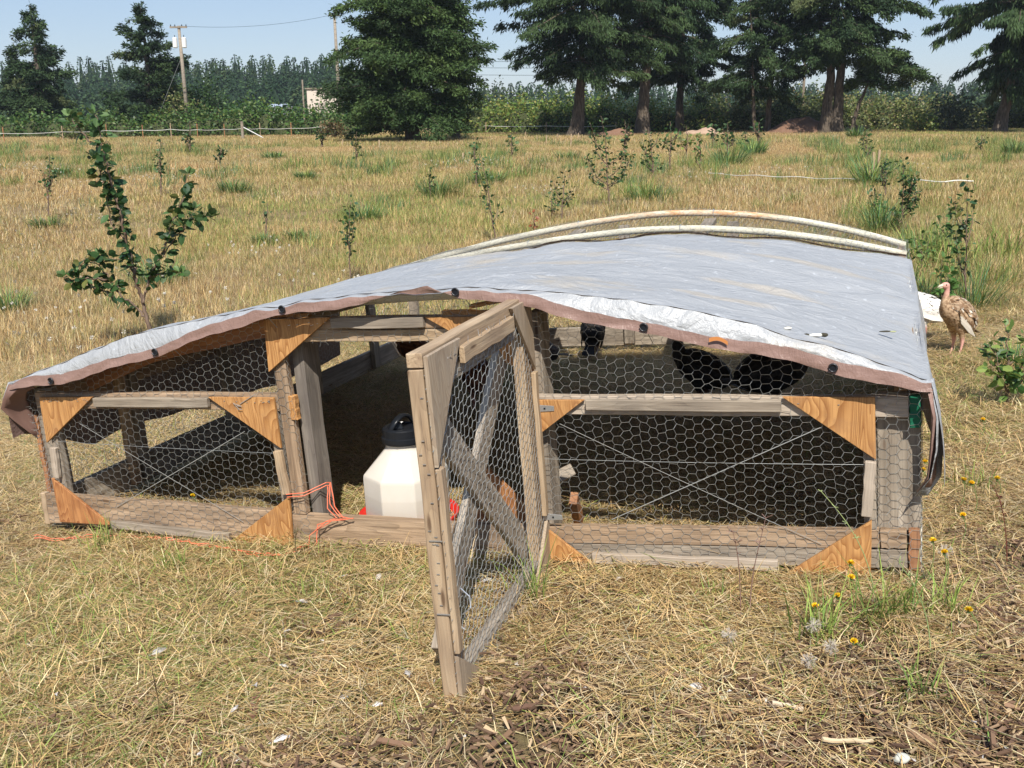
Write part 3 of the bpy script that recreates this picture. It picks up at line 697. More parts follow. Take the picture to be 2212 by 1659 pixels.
# ---- open door: child of the coop, built in its own frame: u away from the hinge, z up, +x its outer face
hx, hy = 2.362, -.012; fx, fy = 2.402, -.995
du = Vector((fx-hx, fy-hy, 0)); DW = du.length; du.normalize(); dn = Vector((-du[1], du[0], 0))      # dn points to +X side
lean = .012
door = empty('door', Matrix(((dn[0], du[0], 0, hx), (dn[1], du[1], 0, hy), (dn[2], du[2], 1, -.078), (0, 0, 0, 1))), parent=coop)
DH = 1.05
def dboard(name, a, b, w, t, mat, n=(1, 0, 0)): return board(name, a, b, w, t, mat, n, parent=door)
dboard('hinge_stile', (-.021, .044, .0), (-.021, .044, DH-.002), .084, .042, 'tan_wood')
dboard('latch_stile', (-.021, DW-.044, -.015), (-.021, DW-.044, DH-.046), .086, .044, 'tan_wood')
dboard('top_rail', (-.021, .0, DH-.022), (-.021, DW, DH-.022), .042, .046, 'tan_wood')
dboard('inner_rail', (-.022, .088, DH-.086), (-.022, DW-.09, DH-.086), .084, .038, 'grey_wood')
dboard('bottom_rail', (-.022, .09, .045), (-.022, DW-.09, .045), .08, .038, 'grey_wood')
dboard('brace_plank', (-.056, DW-.10, DH-.16), (-.056, .09, .12), .10, .024, 'grey_wood')
dboard('brace_plank', (-.082, .10, DH-.20), (-.082, DW-.10, .12), .10, .024, 'grey_wood')
def dgus(pts, mat): return gusset(pts, -.013, mat, .017, parent=door, axis='X')
dgus([(DW-.004, DH-.01), (DW-.004, DH-.32), (DW-.26, DH-.01)], 'ply_grey')
dgus([(.0, DH-.01), (.0, DH-.27), (.22, DH-.01)], 'ply_grey')
dgus([(DW-.004, -.01), (DW-.004, .17), (DW-.24, -.01)], 'ply_grey')
dgus([(-.012, .0), (-.012, .23), (.22, .0)], 'ply_grey')
dboard('batten', (.014, .225, DH-.062), (.014, DW-.265, DH-.062), .05, .018, 'tan_wood')
dboard('batten', (.013, DW-.022, DH-.325), (.013, DW-.022, .175), .034, .018, 'tan_wood')
dboard('batten', (.013, .018, DH-.275), (.013, .018, .235), .034, .018, 'tan_wood')
dboard('batten', (.013, .225, .02), (.013, DW-.245, .02), .034, .018, 'grey_wood')
V, Q = hexnet(.0, DW, .0, DH, lambda u, z: .012 < u < DW-.012 and .01 < z < DH-.06, lambda u, z: (.004+.014*math.sin(u*7)*math.sin(z*3.2), u, z), seed=11, r=.0008)
wires('wire_netting', V, Q, door)
for z in (.185, .60):
    V1, F1 = boxv((0, 0, 0), (.002, .085, .030)); V1[:, 2] *= np.where(V1[:, 1] > 0, .62, 1)
    o = link('hinge', npmesh('hinge', V1, F1, M['steel']), coop, Matrix(((0, 1, 0, 2.395), (1, 0, 0, -.0205), (0, 0, 1, z-.04), (0, 0, 0, 1)))); bevel(o, .0008)
    V1, F1 = boxv((2.402 if z > .4 else 2.402, -.0225, z-.04), (.006, .003, .006)); link('hinge_screw', npmesh('hinge_screw', V1, F1, M['black_plastic']), coop)
for z in (.30, .52):
    V1, F1 = boxv((-.012, DW+.002, z-.0), (.04, .003, .003)); link('nail', npmesh('nail', V1, F1, M['steel']), door)
V, F = tube([(.0, DW-.11, .33), (.03, DW-.10, .31), (.035, DW-.09, .28), (.01, DW-.085, .26)], .0025, 5); link('hook', npmesh('hook', V, F, M['steel']), door)
mb = MB()
for k in range(16):
    Vb, Qb = boxv((-.021+random.uniform(-.012, .016), DW+.0015, random.uniform(.2, .93)), (.009, .002, .0018)); mb.add(Vb, Qb)
for k in range(22):
    u = random.uniform(.2, DW-.1); A = np.array([[.018+.0, u, DH-.045+random.uniform(-.004, .004)]]); B = A+np.array([[random.uniform(-.01, .012), random.uniform(-.01, .01), random.uniform(.008, .03)]]); mb.add(*prisms(A, B, np.array([.001])))
o = link('staples', mb.mesh('staples', M['steel']), door); o['kind'] = 'stuff'

# ------------------------------------------------------------ tarp over the roof
def build_tarp():
    YB = 2.95; nx, ny = 150, 110
    root = empty('tarp', COOP); tag(root, 'silver grey polyethylene tarp with brown hem draped over the coop roof', 'tarp')
    def wr(x, y):   # wrinkles and sags
        v = Vector((x*1.5, y*2.3, 1.3)); a = mnoise.noise(v); b = mnoise.noise(Vector((x*3.2+4, y*7.0, .4))); c = mnoise.noise(Vector((x*9, y*14.0, 2.1)))
        d = mnoise.noise(Vector((x*5.5+y*2, y*16.0-x*3, 7.7))); return .014*a+.016*(abs(b)-.3)+.007*abs(c)+.006*abs(d)
    # parameter s runs along the arc incl. side flaps
    Xs = []
    n_side = 16
    left = [(-.035-.07*t-.02*math.sin(t*3), .67-.43*t) for t in np.linspace(1, 0, n_side)]
    top = [(x, None) for x in np.linspace(-.02, W+.02, nx)]
    right = [(W+.03+.012*math.sin(t*3.1)+.02*t, .66-.34*t) for t in np.linspace(0, 1, n_side)]
    prof = left+top+right; rows = []
    ys = np.concatenate([np.linspace(-.055, 0.1, 10), np.linspace(.1, YB, ny)[1:]])
    yb_edge = lambda x: YB+.025*math.sin(x*3.1)+.03*mnoise.noise(Vector((x*2, 5, 5)))
    P = np.zeros((len(ys), len(prof), 3))
    for j, y in enumerate(ys):
        for i, (x, z) in enumerate(prof):
            yy = y if y < 2.4 else 2.4+(y-2.4)*(yb_edge(x)-2.4)/(YB-2.4)
            if z is None:
                dip = .022*math.sin(max(0, min(1, (y-.05)/1.55))*math.pi)+.024*math.sin(max(0, min(1, (y-1.62)/1.6))*math.pi)
                zz = float(arch(min(max(x, 0), W), yy))+.030-dip+wr(x, yy)
                e = max(0, min(1, (.02-x)/.04)) + max(0, min(1, (x-W+.02)/.04)); zz -= .012*e
                if y > 2.7 and x > 1.2: zz += .012*math.sin(x*9)*(y-2.7)/.3
                P[j, i] = (x, yy, zz)
            else:
                t = (.67-z)/(.43 if x < W/2 else .36); sgn = -1 if x < W/2 else 1
                flare = .03*math.sin(y*3.3+sgn)*t+.02*mnoise.noise(Vector((y*2.5, sgn*3, 0)))*t
                k = 1+.25*math.sin(y*1.7)
                zf = .18*t*max(0, 1-max(0, y)/.45) if sgn < 0 else 0
                P[j, i] = (x+sgn*flare, yy, z+zf-(.10*t if (y > .9 and sgn < 0) else 0)*min(1, (y-.9)/1.2 if y > .9 else 0)+.008*math.sin(y*11)*t)
    V = P.reshape(-1, 3); nxx = len(prof); i = np.arange(len(ys)-1)[:, None]*nxx+np.arange(nxx-1)[None]
    Q = np.stack([i, i+1, i+nxx+1, i+nxx], -1).reshape(-1, 4)
    sheet = link('tarp_sheet', npmesh('tarp_sheet', V, Q, M['tarp'], smooth=True), root)
    # front flap: silver fold then brown hem, following the measured sagging edge
    def drape(zfun_top, zfun_bot, y_top, y_bot, rows_, name, mat, x0=-.02, x1=W+.03, und=.004):
        Xs = np.linspace(x0, x1, 260); V = []
        for r in range(rows_+1):
            t = r/rows_
            for x in Xs:
                zt, zb = zfun_top(x), zfun_bot(x); wv = math.sin(x*23+2*math.sin(x*5))*und*.5+mnoise.noise(Vector((x*11, t, 1)))*und*1.2+(.5-abs(mnoise.noise(Vector((x*9+t*1.5, t*.8, 4)))*2.2))*und*.8+abs(mnoise.noise(Vector((x*31, t*2, 9))))*und*.8
                V.append((x, y_top(x)*(1-t)+y_bot(x)*t-wv*(.3+t)-(.006*math.sin(t*math.pi) if name == 'front_fold' else 0), zt*(1-t)+zb*t+.0015*math.sin(x*60)))
        n = len(Xs); i = np.arange(rows_)[:, None]*n+np.arange(n-1)[None]; Q = np.stack([i, i+n, i+n+1, i+1], -1).reshape(-1, 4)
        o = link(name, npmesh(name, np.array(V), Q, M[mat], smooth=True), root); return o
    def zr(x):
        xx = min(max(x, 0), W); return float(arch(xx))+.028+wr(x, -.055)-.012*(max(0, min(1, (.02-x)/.04))+max(0, min(1, (x-W+.02)/.04)))
    hz = lambda x: float(hem_z(x))+.006*math.sin(x*14)
    hw = lambda x: .040+.004*math.sin(x*6)
    lowtop = lambda x: min(hz(x)+hw(x), zr(x)-.004)
    drape(zr, lambda x: lowtop(x)-.002, lambda x: -.0555, lambda x: -.075-.02*math.sin(min(max(x, 0), W)/W*math.pi), 6, 'front_fold', 'tarp', und=.003)
    drape(lowtop, hz, lambda x: -.077-.02*math.sin(min(max(x, 0), W)/W*math.pi), lambda x: -.083-.018*math.sin(min(max(x, 0), W)/W*math.pi), 4, 'front_hem', 'hem', und=.004)
    # hems along the rear and the right flap
    Xs = np.linspace(0, W, 120); V = []
    for x in Xs:
        z0 = float(arch(x, yb_edge(x)))+.03+wr(x, yb_edge(x))+(.012*math.sin(x*9) if x > 1.2 else 0)
        V += [(x, yb_edge(x)-.002, z0+.002), (x, yb_edge(x)+.035+.008*math.sin(x*17), z0-.012)]
    k = np.arange(len(Xs)-1)*2; link('rear_hem', npmesh('rear_hem', np.array(V), np.stack([k, k+2, k+3, k+1], -1), M['hem'], smooth=True), root)
    # corner folds hanging at the two front corners
    def fold(name, pts, mat, n=14):
        A = np.array(pts, float); bm_V = []; m = len(A)
        for k in range(m):
            for t in np.linspace(0, 1, n):
                p = A[k, 0]*(1-t)+A[k, 1]*t; p = p+np.array([.012*math.sin(t*6+k), .012*math.cos(t*5+k*1.3), 0])*math.sin(t*math.pi); bm_V.append(p)
        i = np.arange(m-1)[:, None]*n+np.arange(n-1)[None]; Q = np.stack([i, i+1, i+n+1, i+n], -1).reshape(-1, 4)
        o = link(name, npmesh(name, np.array(bm_V), Q, M[mat], smooth=True), root); s = o.modifiers.new('s', 'SOLIDIFY'); s.thickness = .0015; return o
    fold('corner_fold', [((-.02, -.08, .668), (.10, -.05, .650)), ((-.06, -.09, .60), (.02, -.03, .62)), ((-.085, -.085, .56), (-.02, .0, .58)), ((-.07, -.05, .50), (-.03, .03, .53)), ((-.045, .0, .43), (-.03, .05, .46)), ((-.03, .04, .38), (-.028, .06, .41))], 'tarp_under')
    fold('corner_fold', [((-.03, -.07, .675), (-.036, .02, .67)), ((-.075, -.075, .60), (-.06, .03, .60)), ((-.09, -.07, .56), (-.07, .05, .54)), ((-.08, -.03, .49), (-.08, .08, .47)), ((-.06, .02, .42), (-.075, .12, .42))], 'tarp')
    fold('corner_fold', [((W+.02, -.085, .632), (W+.035, -.05, .64)), ((W+.035, -.07, .55), (W+.045, -.03, .55)), ((W+.03, -.055, .44), (W+.05, .0, .44)), ((W+.022, -.04, .34), (W+.045, .03, .33)), ((W-.01, -.03, .29), (W+.04, .05, .30))], 'hem')
    fold('corner_fold', [((W+.025, -.052, .665), (W+.04, .03, .655)), ((W+.045, -.06, .55), (W+.06, .04, .55)), ((W+.045, -.05, .44), (W+.07, .05, .44)), ((W+.03, -.03, .34), (W+.065, .06, .32)), ((W-.02, -.03, .27), (W+.03, .05, .262))], 'tarp')
    # grommets
    for gx in (.232, .863, 1.319 if False else 1.30, 2.13, 2.80, 3.45):
        pass
    for gx in (.232, .80, 1.42, 2.135, 2.80, 3.40):
        z = hz(gx)+.021; yy = -.0905-.019*math.sin(gx/W*math.pi)
        th = np.linspace(0, 2*np.pi, 19); V, F = tube(np.stack([gx+.0125*np.cos(th), np.full(19, yy-.001), z+.0125*np.sin(th)], -1), .0032, 8, cap=False)
        g = link('grommet', npmesh('grommet', V, F, M['grommet'], smooth=True), root)
        V, F = tube([(gx, yy+.0012, z), (gx, yy+.0002, z)], .011, 14); h = link('eyelet', npmesh('eyelet', V, F, M['black_plastic']), g)
    # orange mark sprayed on the hem
    xs = np.linspace(3.015, 3.075, 14); V = []
    for k, x in enumerate(xs):
        y_ = -.093-.018*math.sin(x/W*math.pi)-.002; zz = hz(x)+.026+.010*math.sin((x-3.015)/.06*math.pi); V += [(x, y_, zz+.007), (x, y_+.0005, zz-.006)]
    k = np.arange(13)*2; link('paint_mark', npmesh('paint_mark', np.array(V), np.stack([k, k+1, k+3, k+2], -1), plain('orange marker', (.55, .22, .07), .5)), root)
    return wr
wr = build_tarp()
def roof_pt(u, v):
    """where the picture's u, v meets the roof surface, coop space"""
    o, d = pray(u, v); Mi = COOP.inverted(); o2 = Mi @ Vector(o); d2 = Mi.to_3x3() @ Vector(d); t = 2.0
    while t < 12:
        p = o2+d2*t
        if p.z < float(arch(min(max(p.x, 0), W), p.y))+.035+wr(p.x, p.y): return p
        t += .01
    return p
def dropping(u, v, parts, label, cat='droppings'):
    p = roof_pt(u, v); root = empty('bird_dropping' if cat == 'droppings' else 'fallen_leaf', COOP @ Matrix.Translation(p)); tag(root, label, cat)
    for nm, dx, dy, sx, sy, sz, c in parts:
        bm = bmesh.new(); bmesh.ops.create_icosphere(bm, subdivisions=2, radius=1)
        for v_ in bm.verts:
            f = 1+.35*mnoise.noise(v_.co*2+Vector((u, dx*90, 0))); v_.co = Vector((v_.co.x*sx*f+dx, v_.co.y*sy*f+dy, v_.co.z*sz*f+.002))
        link(nm, bmmesh(nm, bm, c, True), root)
cw_, cd_ = plain('chalky white', (.72, .70, .64), .9), plain('dark dung', (.05, .045, .03), .8)
dropping(1763, 725, [('white_part', 0, 0, .024, .009, .006, cw_), ('dark_part', .026, 0, .012, .007, .007, cd_), ('dark_part', -.03, .002, .01, .008, .006, cd_)], 'larger white and brown bird dropping on the silver tarp near its right front')
dropping(1702, 710, [('white_part', 0, 0, .014, .007, .005, cw_), ('dark_part', .0, .012, .012, .004, .004, cd_)], 'small white bird dropping on the silver tarp left of the larger one')
dropping(1913, 717, [('leaf_blade', 0, 0, .022, .007, .003, cd_), ('leaf_tip', .026, -.006, .012, .006, .003, plain('dry leaf tip', (.35, .36, .2), .8))], 'dark curled leaf lying on the tarp near its right edge', 'leaf')

# ------------------------------------------------------------ waterer
def build_waterer():
    p = cw(1.665, .26, -.03); rt = empty('poultry_waterer', Matrix.Translation(p) @ COOP.to_3x3().to_4x4() @ Matrix.Rotation(R(2.2), 4, 'Y')); tag(rt, 'white octagonal plastic poultry waterer with black screw cap standing in the doorway', 'waterer')
    R0 = .180; th0 = R(22.5-18-14)
    prof = [(.0, .0), (.93, .0), (.985, .012), (1.0, .03), (1.0, .19), (.985, .203), (.44, .298), (.42, .305), (.42, .335)]
    n = 8; sub = 4; V = []; ang = []
    for k in range(n):
        for s in range(sub): ang.append((k, s/sub))
    for (r, z) in prof:
        for k, f in ang:
            a0, a1 = th0+k*2*np.pi/n, th0+(k+1)*2*np.pi/n; q0 = np.array([math.cos(a0), math.sin(a0)]); q1 = np.array([math.cos(a1), math.sin(a1)]); q = q0*(1-f)+q1*f
            circ = max(0, min(1, (.55-r)/.12)) if z > .2 else 0; qa = q/np.linalg.norm(q); q = q*(1-circ)+qa*circ
            V.append((q[0]*r*R0, q[1]*r*R0, z*1.04+.035))
    m = n*sub; i = np.arange(len(prof)-1)[:, None]*m; j = np.arange(m)[None]; k = (j+1) % m
    Q = np.stack([i+j, i+k, i+m+k, i+m+j], -1).reshape(-1, 4)
    jug = link('jug', npmesh('jug', np.array(V), Q, M['jug']), rt); bevel(jug, .006, 2); jug.modifiers['bevel'].angle_limit = R(14)
    for f in jug.data.polygons: f.use_smooth = True
    jug.data.set_sharp_from_angle(angle=R(35)) if hasattr(jug.data, 'set_sharp_from_angle') else None
    def lathe(name, prof, mat, nn=36, par=rt, ridge=0):
        V = []; ks = 1.14 if name == 'screw_cap' else 1
        for r, z in prof:
            for a in np.linspace(0, 2*np.pi, nn, endpoint=False): rr = r*(1+(ridge if int(a/(2*np.pi)*nn) % 2 else 0)); V.append((rr*math.cos(a)*ks, rr*math.sin(a)*ks, .372+(z-.322)*1.15 if ks > 1 else z))
        i = np.arange(len(prof)-1)[:, None]*nn; j = np.arange(nn)[None]; k = (j+1) % nn
        o = link(name, npmesh(name, np.array(V), np.stack([i+j, i+k, i+nn+k, i+nn+j], -1).reshape(-1, 4), M[mat], smooth=ridge == 0), par); return o
    cap = lathe('screw_cap', [(.0, .322), (.076, .322), (.078, .33), (.078, .343), (.073, .346), (.073, .372), (.069, .376), (.060, .378), (.056, .372), (0, .371)], 'black_plastic', 48, ridge=.012)
    P = [(.064*math.cos(a), .006*math.sin(a*2), .425+.055*math.sin(a)) for a in np.linspace(0, math.pi, 15)]
    V, F = tube(P, .009, 8); V[:, 1] *= 2.0; link('handle', npmesh('handle', V, F, M['black_plastic'], smooth=True), cap, Matrix.Rotation(R(62), 4, 'Z'))
    V, F = boxv((.0, .0, .443), (.05, .03, .03)); V[4:, :2] *= .5; o = link('spout', npmesh('spout', V, F, M['black_plastic']), cap, Matrix.Translation((-.012, -.02, 0)) @ Matrix.Rotation(R(30), 4, 'Z')); bevel(o, .004)
    lathe('drinking_tray', [(.0, .012), (.17, .012), (.182, .016), (.205, .062), (.211, .064), (.212, .058), (.190, .006), (.17, .0), (0, .0)], 'red_plastic', 40)
build_waterer()
def plank(name, A, B, w, t, mat, label, cat, n=(0, 0, 1)):
    A, B = Vector(A), Vector(B); x = (B-A).normalized(); z = Vector(n); z = (z-x*z.dot(x)).normalized(); y = z.cross(x); c = (A+B)/2; _bs[0] += 1
    V, Q = board_mesh((B-A).length, w, t, .002, _bs[0]); o = link(name, npmesh(name, V, np.array(Q), M[mat]), None, Matrix(((x[0], y[0], z[0], c[0]), (x[1], y[1], z[1], c[1]), (x[2], y[2], z[2], c[2]), (0, 0, 0, 1)))); bevel(o, .002)
    tag(o, label, cat); return o
plank('plank_offcut', cw(2.20, .34, .12), cw(2.35, .43, .18), .05, .025, 'grey_wood', 'grey board offcut leaning inside the coop right of the open door', 'board', (-.3, -1, .6))
plank('plank_offcut', cw(2.40, .30, .0), cw(2.44, .12, .17), .05, .03, 'red_wood', 'short reddish board standing inside beside the lower door hinge', 'board', (1, -.5, .2))
o = gusset([(1.98, .02), (2.29, .02), (2.05, .25)], .02, 'ply_red', .20, name='plywood_wedge'); o.parent = None; o.matrix_basis = COOP @ Matrix.Translation((2.12, .20, .10)) ; tag(o, 'rust-red triangular plywood offcut inside the coop seen through the open door netting', 'plywood')

# ------------------------------------------------------------ orange twine
def twine():
    def seg(pts, name='twine', r=.0022, jit=.006, grnd=False):
        pts = [Vector(p) for p in pts]; out = []
        for a, b in zip(pts[:-1], pts[1:]):
            n = max(2, int((b-a).length/.02))
            for k in range(n): out.append(a.lerp(b, k/n)+Vector((random.gauss(0, jit), random.gauss(0, jit), abs(random.gauss(0, jit*.5)))))
        out.append(pts[-1]); return tube(out, r, 5)
    mb = MB()
    g = lambda u, v, h=.034: at(u, v)+Vector((0, 0, h))
    for off in (0, 5):
        mb.add(*seg([g(80, 1172+off), g(120, 1180+off), g(190, 1178-off), g(270, 1172+off), g(360, 1180), g(440, 1190+off), g(500, 1203), g(560, 1213+off), g(610, 1216), g(650, 1200+off), g(662, 1188, .03)]))
    loop = [(1.275, -.03, .195), (1.35, -.02, .20), (1.42, .04, .225), (1.43, .06, .22)]
    mb.add(*seg([cw(*q) for q in loop], jit=.001)); mb.add(*seg([cw(q[0], q[1], q[2]-.012) for q in loop], jit=.001))
    for k, tail in enumerate(([(1.43, .06, .22), (1.47, .0, .14), (1.52, -.02, .10), (1.44, -.03, .085), (1.37, -.05, .03), (1.36, -.06, -.04)],
                 [(1.43, .06, .22), (1.45, .0, .15), (1.50, -.02, .105), (1.56, -.02, .10)],
                 [(1.42, .05, .21), (1.44, .0, .13), (1.49, -.02, .10), (1.40, -.03, .07), (1.40, -.05, .0), (1.36, -.06, -.045)],
                 [(1.56, -.02, .10), (1.47, -.03, .09), (1.40, -.03, .05)])):
        mb.add(*seg([cw(*q) for q in tail], jit=.0015))
    o = link('baling_twine', mb.mesh('baling_twine', M['twine'])); tag(o, 'orange baling twine tied to the door post and trailing through the grass', 'twine')
twine()

# ------------------------------------------------------------ birds
def bird(name, label, cat, loc, heading, S=1., body=((.03, .0, .25), (.135, .078, .088), 32), neck=None, head=(.105, .50), leglen=.17, cols=None, skin=(.55, .28, .22), leg=(.50, .25, .20), group=None, beak_dir=0, legs=2, tail=(.15, 8), dark=False):
    rt = empty(name, Matrix.Translation(loc) @ Matrix.Rotation(heading, 4, 'Z') @ Matrix.Scale(S, 4)); tag(rt, label, cat, group)
    (bx, byy, bz), (ra, rb, rc), tilt = body; tl = R(tilt); nk = neck or [(.092, .315, .046), (.108, .35, .029), (.106, .385, .020), (.103, .42, .0165), (.107, .447, .018)]
    bm = bmesh.new()
    def ell(c, r, rot=0, sub=3):
        g = bmesh.ops.create_icosphere(bm, subdivisions=sub, radius=1)['verts']; mm = Matrix.Translation(c) @ Matrix.Rotation(-rot, 4, 'Y') @ Matrix.Diagonal((*r, 1))
        bmesh.ops.transform(bm, matrix=mm, verts=g)
    ell((bx, 0, bz), (ra, rb, rc), tl); ell((bx+.045, 0, bz+.035), (.078, .07, .075), tl)
    ell((bx-.09*math.cos(tl), 0, bz-.09*math.sin(tl)), (.075, .05, .045), tl)
    pts = [(bx+.03, bz+.03, .06)]+list(nk); dense = []
    for a, b in zip(pts[:-1], pts[1:]):
        for t in np.linspace(0, 1, 6)[:-1]: dense.append([a[i]*(1-t)+b[i]*t for i in range(3)])
    dense.append(list(pts[-1]))
    for x, z, r in dense: ell((x, 0, z), (r, r*.95, r), 0, 2)
    hx_, hz_ = nk[-1][0], nk[-1][1]; ca, sa = math.cos(beak_dir), math.sin(beak_dir)
    ell((hx_+.012*ca, 0, hz_+.006), (.030, .0195, .021), 0, 3)
    if leglen:
        for s in ((-1, 1) if legs == 2 else (1,)):
            ell((bx-.005, s*.04, bz-.05), (.045, .032, .06), 0, 2)
            for t in np.linspace(0, 1, 16):
                x = bx-.005+(-.018*math.sin(t*math.pi)); z = (bz-.08)*(1-t)+.012*t; r = .022*(1-t)**2+.0075; ell((x, s*.038, z), (r, r, r*1.3), 0, 1)
            for a in (-.5, 0, .5, math.pi):
                for t in np.linspace(0, 1, 6): ell((bx-.005+math.cos(a)*.05*t*(1 if a != math.pi else .4), s*.038+math.sin(a)*.05*t, .009), (.007, .006, .006), 0, 1)
    me = bmmesh('body', bm, None, True)
    bo = link('body', me, rt); rm = bo.modifiers.new('r', 'REMESH'); rm.mode = 'VOXEL'; rm.voxel_size = .0058; rm.use_smooth_shade = True
    sm = bo.modifiers.new('s', 'SMOOTH'); sm.factor = .5; sm.iterations = 3
    t = NT(name+' plumage and skin'); co = t.coord(); x = t.n('ShaderNodeSeparateXYZ'); t.l(co, x.inputs[0])
    n1 = t.noise(t.mapping(co, (45, 45, 70)), 1, 4, .65); c = t.mix(t.ramp(n1, [(.38, (0, 0, 0)), (.6, (1, 1, 1))]), tuple(v*.8 for v in cols[0]), cols[1])
    # bare skin on the head and upper neck, bare legs
    top_ = nk[-1][1]-.075
    f = t.ramp(t.math('ADD', t.math('SUBTRACT', x.outputs[2], top_), t.math('MULTIPLY', t.math('SUBTRACT', n1, .5), .04)), [(0.0, (0, 0, 0)), (.05, (1, 1, 1))]) if nk[-1][1] > bz+.1 else t.ramp(t.math('SUBTRACT', x.outputs[0], nk[-1][0]-.05), [(0, (0, 0, 0)), (.03, (1, 1, 1))])
    c = t.mix(f, c, skin)
    lf = t.ramp(t.math('SUBTRACT', x.outputs[2], .11), [(0, (1, 1, 1)), (.03, (0, 0, 0))]); c = t.mix(lf, c, leg) if leglen else c
    t.col(c); t.rough(.65); bo.data.materials.append(t.m)
    # beak, eyes, snood
    V, F = tube([(hx_+.030*ca, 0, hz_+.008), (hx_+.052*ca, 0, hz_+.004), (hx_+.068*ca, 0, hz_-.004)], [.0115, .0075, .0015], 8); link('beak', npmesh('beak', V, F, plain(name+' horn', (.62, .55, .42) if not dark else (.2, .17, .12), .4), smooth=True), rt)
    V, F = tube([(hx_+.030*ca, 0, hz_-.002), (hx_+.048*ca, 0, hz_-.006), (hx_+.058*ca, 0, hz_-.010)], [.008, .005, .0015], 8); link('lower_beak', npmesh('lower_beak', V, F, plain(name+' horn low', (.55, .48, .36), .4), smooth=True), rt)
    for s in (-1, 1):
        bm = bmesh.new(); bmesh.ops.create_uvsphere(bm, u_segments=10, v_segments=8, radius=.0042); link('eye', bmmesh('eye', bm, M['black_plastic'], True), rt, loc=(hx_+.019*ca, s*.0178, hz_+.012))
    # contour feathers over body and neck base
    rr = np.random.default_rng(int(abs(loc[0]*1000)) % 9999); n = 620
    th = np.arccos(rr.uniform(-1, 1, n)); ph = rr.uniform(0, 2*np.pi, n)
    u = np.stack([np.cos(th), np.sin(th)*np.cos(ph), np.sin(th)*np.sin(ph)], -1)
    Rm = np.array(Matrix.Rotation(-tl, 3, 'Y')); c0 = np.array([bx-.01, 0, bz+.006]); rad = np.array([ra*1.03, rb*1.04, rc*1.03])
    Pp = (u*rad)@Rm.T+c0; Nn = (u/rad); Nn /= np.linalg.norm(Nn, axis=1)[:, None]; Nn = Nn@Rm.T
    back = np.array([-math.cos(tl), 0, -math.sin(tl)]); Tt = back-Nn*(Nn@back)[:, None]; Tt /= np.linalg.norm(Tt, axis=1)[:, None]+1e-6; Ss = np.cross(Nn, Tt)
    keep = Pp[:, 2] > bz-.085; Pp, Nn, Tt, Ss = Pp[keep], Nn[keep], Tt[keep], Ss[keep]; n = len(Pp)
    ln = rr.uniform(.028, .046, n)[:, None]; w = rr.uniform(.009, .014, n)[:, None]; li = rr.uniform(.0004, .0035 if cols[0][0] < .6 else .0012, n)[:, None]
    V = np.stack([Pp-Ss*w*.5, Pp+Ss*w*.5, Pp+Tt*ln*.6+Ss*w*.8+Nn*li, Pp+Tt*ln+Nn*li*1.1, Pp+Tt*ln*.6-Ss*w*.8+Nn*li], 1).reshape(-1, 3); k = np.arange(n)[:, None]*5
    Cc = np.array(cols)[rr.choice(3, n, p=[.5, .42, .08])]*rr.uniform(.75, 1.15, (n, 1))
    link('contour_feathers', npmesh('contour_feathers', V, [k+np.array([[0, 1, 2, 4]]), k+np.array([[4, 2, 3]])], M['feather'], np.repeat(Cc, 5, 0)), rt)['kind'] = 'stuff'
    # folded wings: overlapping long feathers
    wc = cols[2] if len(cols) > 2 else cols[0]
    for s in (-1, 1):
        mb = MB()
        for k in range(16):
            f = k/15; root = np.array([bx+.055-.02*f, s*(rb*.98+.004+.0022*(k % 3)), bz+.055-.085*f]); L_ = .13+.05*math.sin(f*2.6); a = tl+R(8)-f*.20
            d = np.array([-math.cos(a), -s*.12, -math.sin(a)]); side = np.array([math.sin(a), 0, -math.cos(a)]); w_ = .011
            V = np.array([root-side*w_*.6, root+side*w_*.6, root+d*L_*.6+side*w_*1.1+[0, s*.004, 0], root+d*L_, root+d*L_*.6-side*w_*1.1+[0, s*.004, 0]])
            cc = np.array(wc if f > .45 else cols[k % 2])*random.uniform(.8, 1.1); mb.add(V, [np.array([[0, 1, 2, 4]]), np.array([[4, 2, 3]])], cc)
        link('wing', mb.mesh('wing', M['feather']), rt)
    mb = MB(); tb = np.array([bx-.115*math.cos(tl), 0, bz-.105*math.sin(tl)]); tL, tn = tail
    for k in range(tn):
        f = (k-(tn-1)/2)/((tn-1)/2); d = np.array([-math.cos(tl*.8), .16*f, -math.sin(tl*.8)+.05*abs(f)]); d /= np.linalg.norm(d); side = np.array([0.1, 1, 0]); w_ = .013; b0 = tb+np.array([0, .018*f, .004*(k % 2)])
        V = np.array([b0-side*w_*.4, b0+side*w_*.4, b0+d*tL*.8+side*w_, b0+d*tL, b0+d*tL*.8-side*w_]); mb.add(V, [np.array([[0, 1, 2, 4]]), np.array([[4, 2, 3]])], np.array(cols[(k % 2) if k not in (0, tn-1) else -1])*random.uniform(.85, 1.1))
    link('tail', mb.mesh('tail', M['feather']), rt)
    return rt
def hd(u, v, a):   # heading a degrees turned from "to the right of the picture", counter-clockwise seen from above
    return R(a)
buff = [(.27, .16, .085), (.50, .35, .22), (.74, .66, .55)]; whitef = [(.80, .76, .70), (.86, .83, .78), (.84, .80, .74)]; blk = [(.018, .017, .018), (.03, .027, .026), (.012, .012, .014)]
rust = [(.16, .055, .022), (.24, .09, .035), (.09, .035, .02)]; bronze = [(.07, .05, .04), (.12, .09, .07), (.04, .035, .03)]
pt = at(2062, 771)
bird('turkey', 'buff brown turkey poult with a bare pink head standing upright right of the coop', 'turkey', pt, R(196), 1.03, cols=buff, skin=(.62, .33, .27), leg=(.66, .36, .30), body=((.01, .0, .262), (.135, .080, .085), 42), tail=(.10, 8))
pt = at(1985, 742)
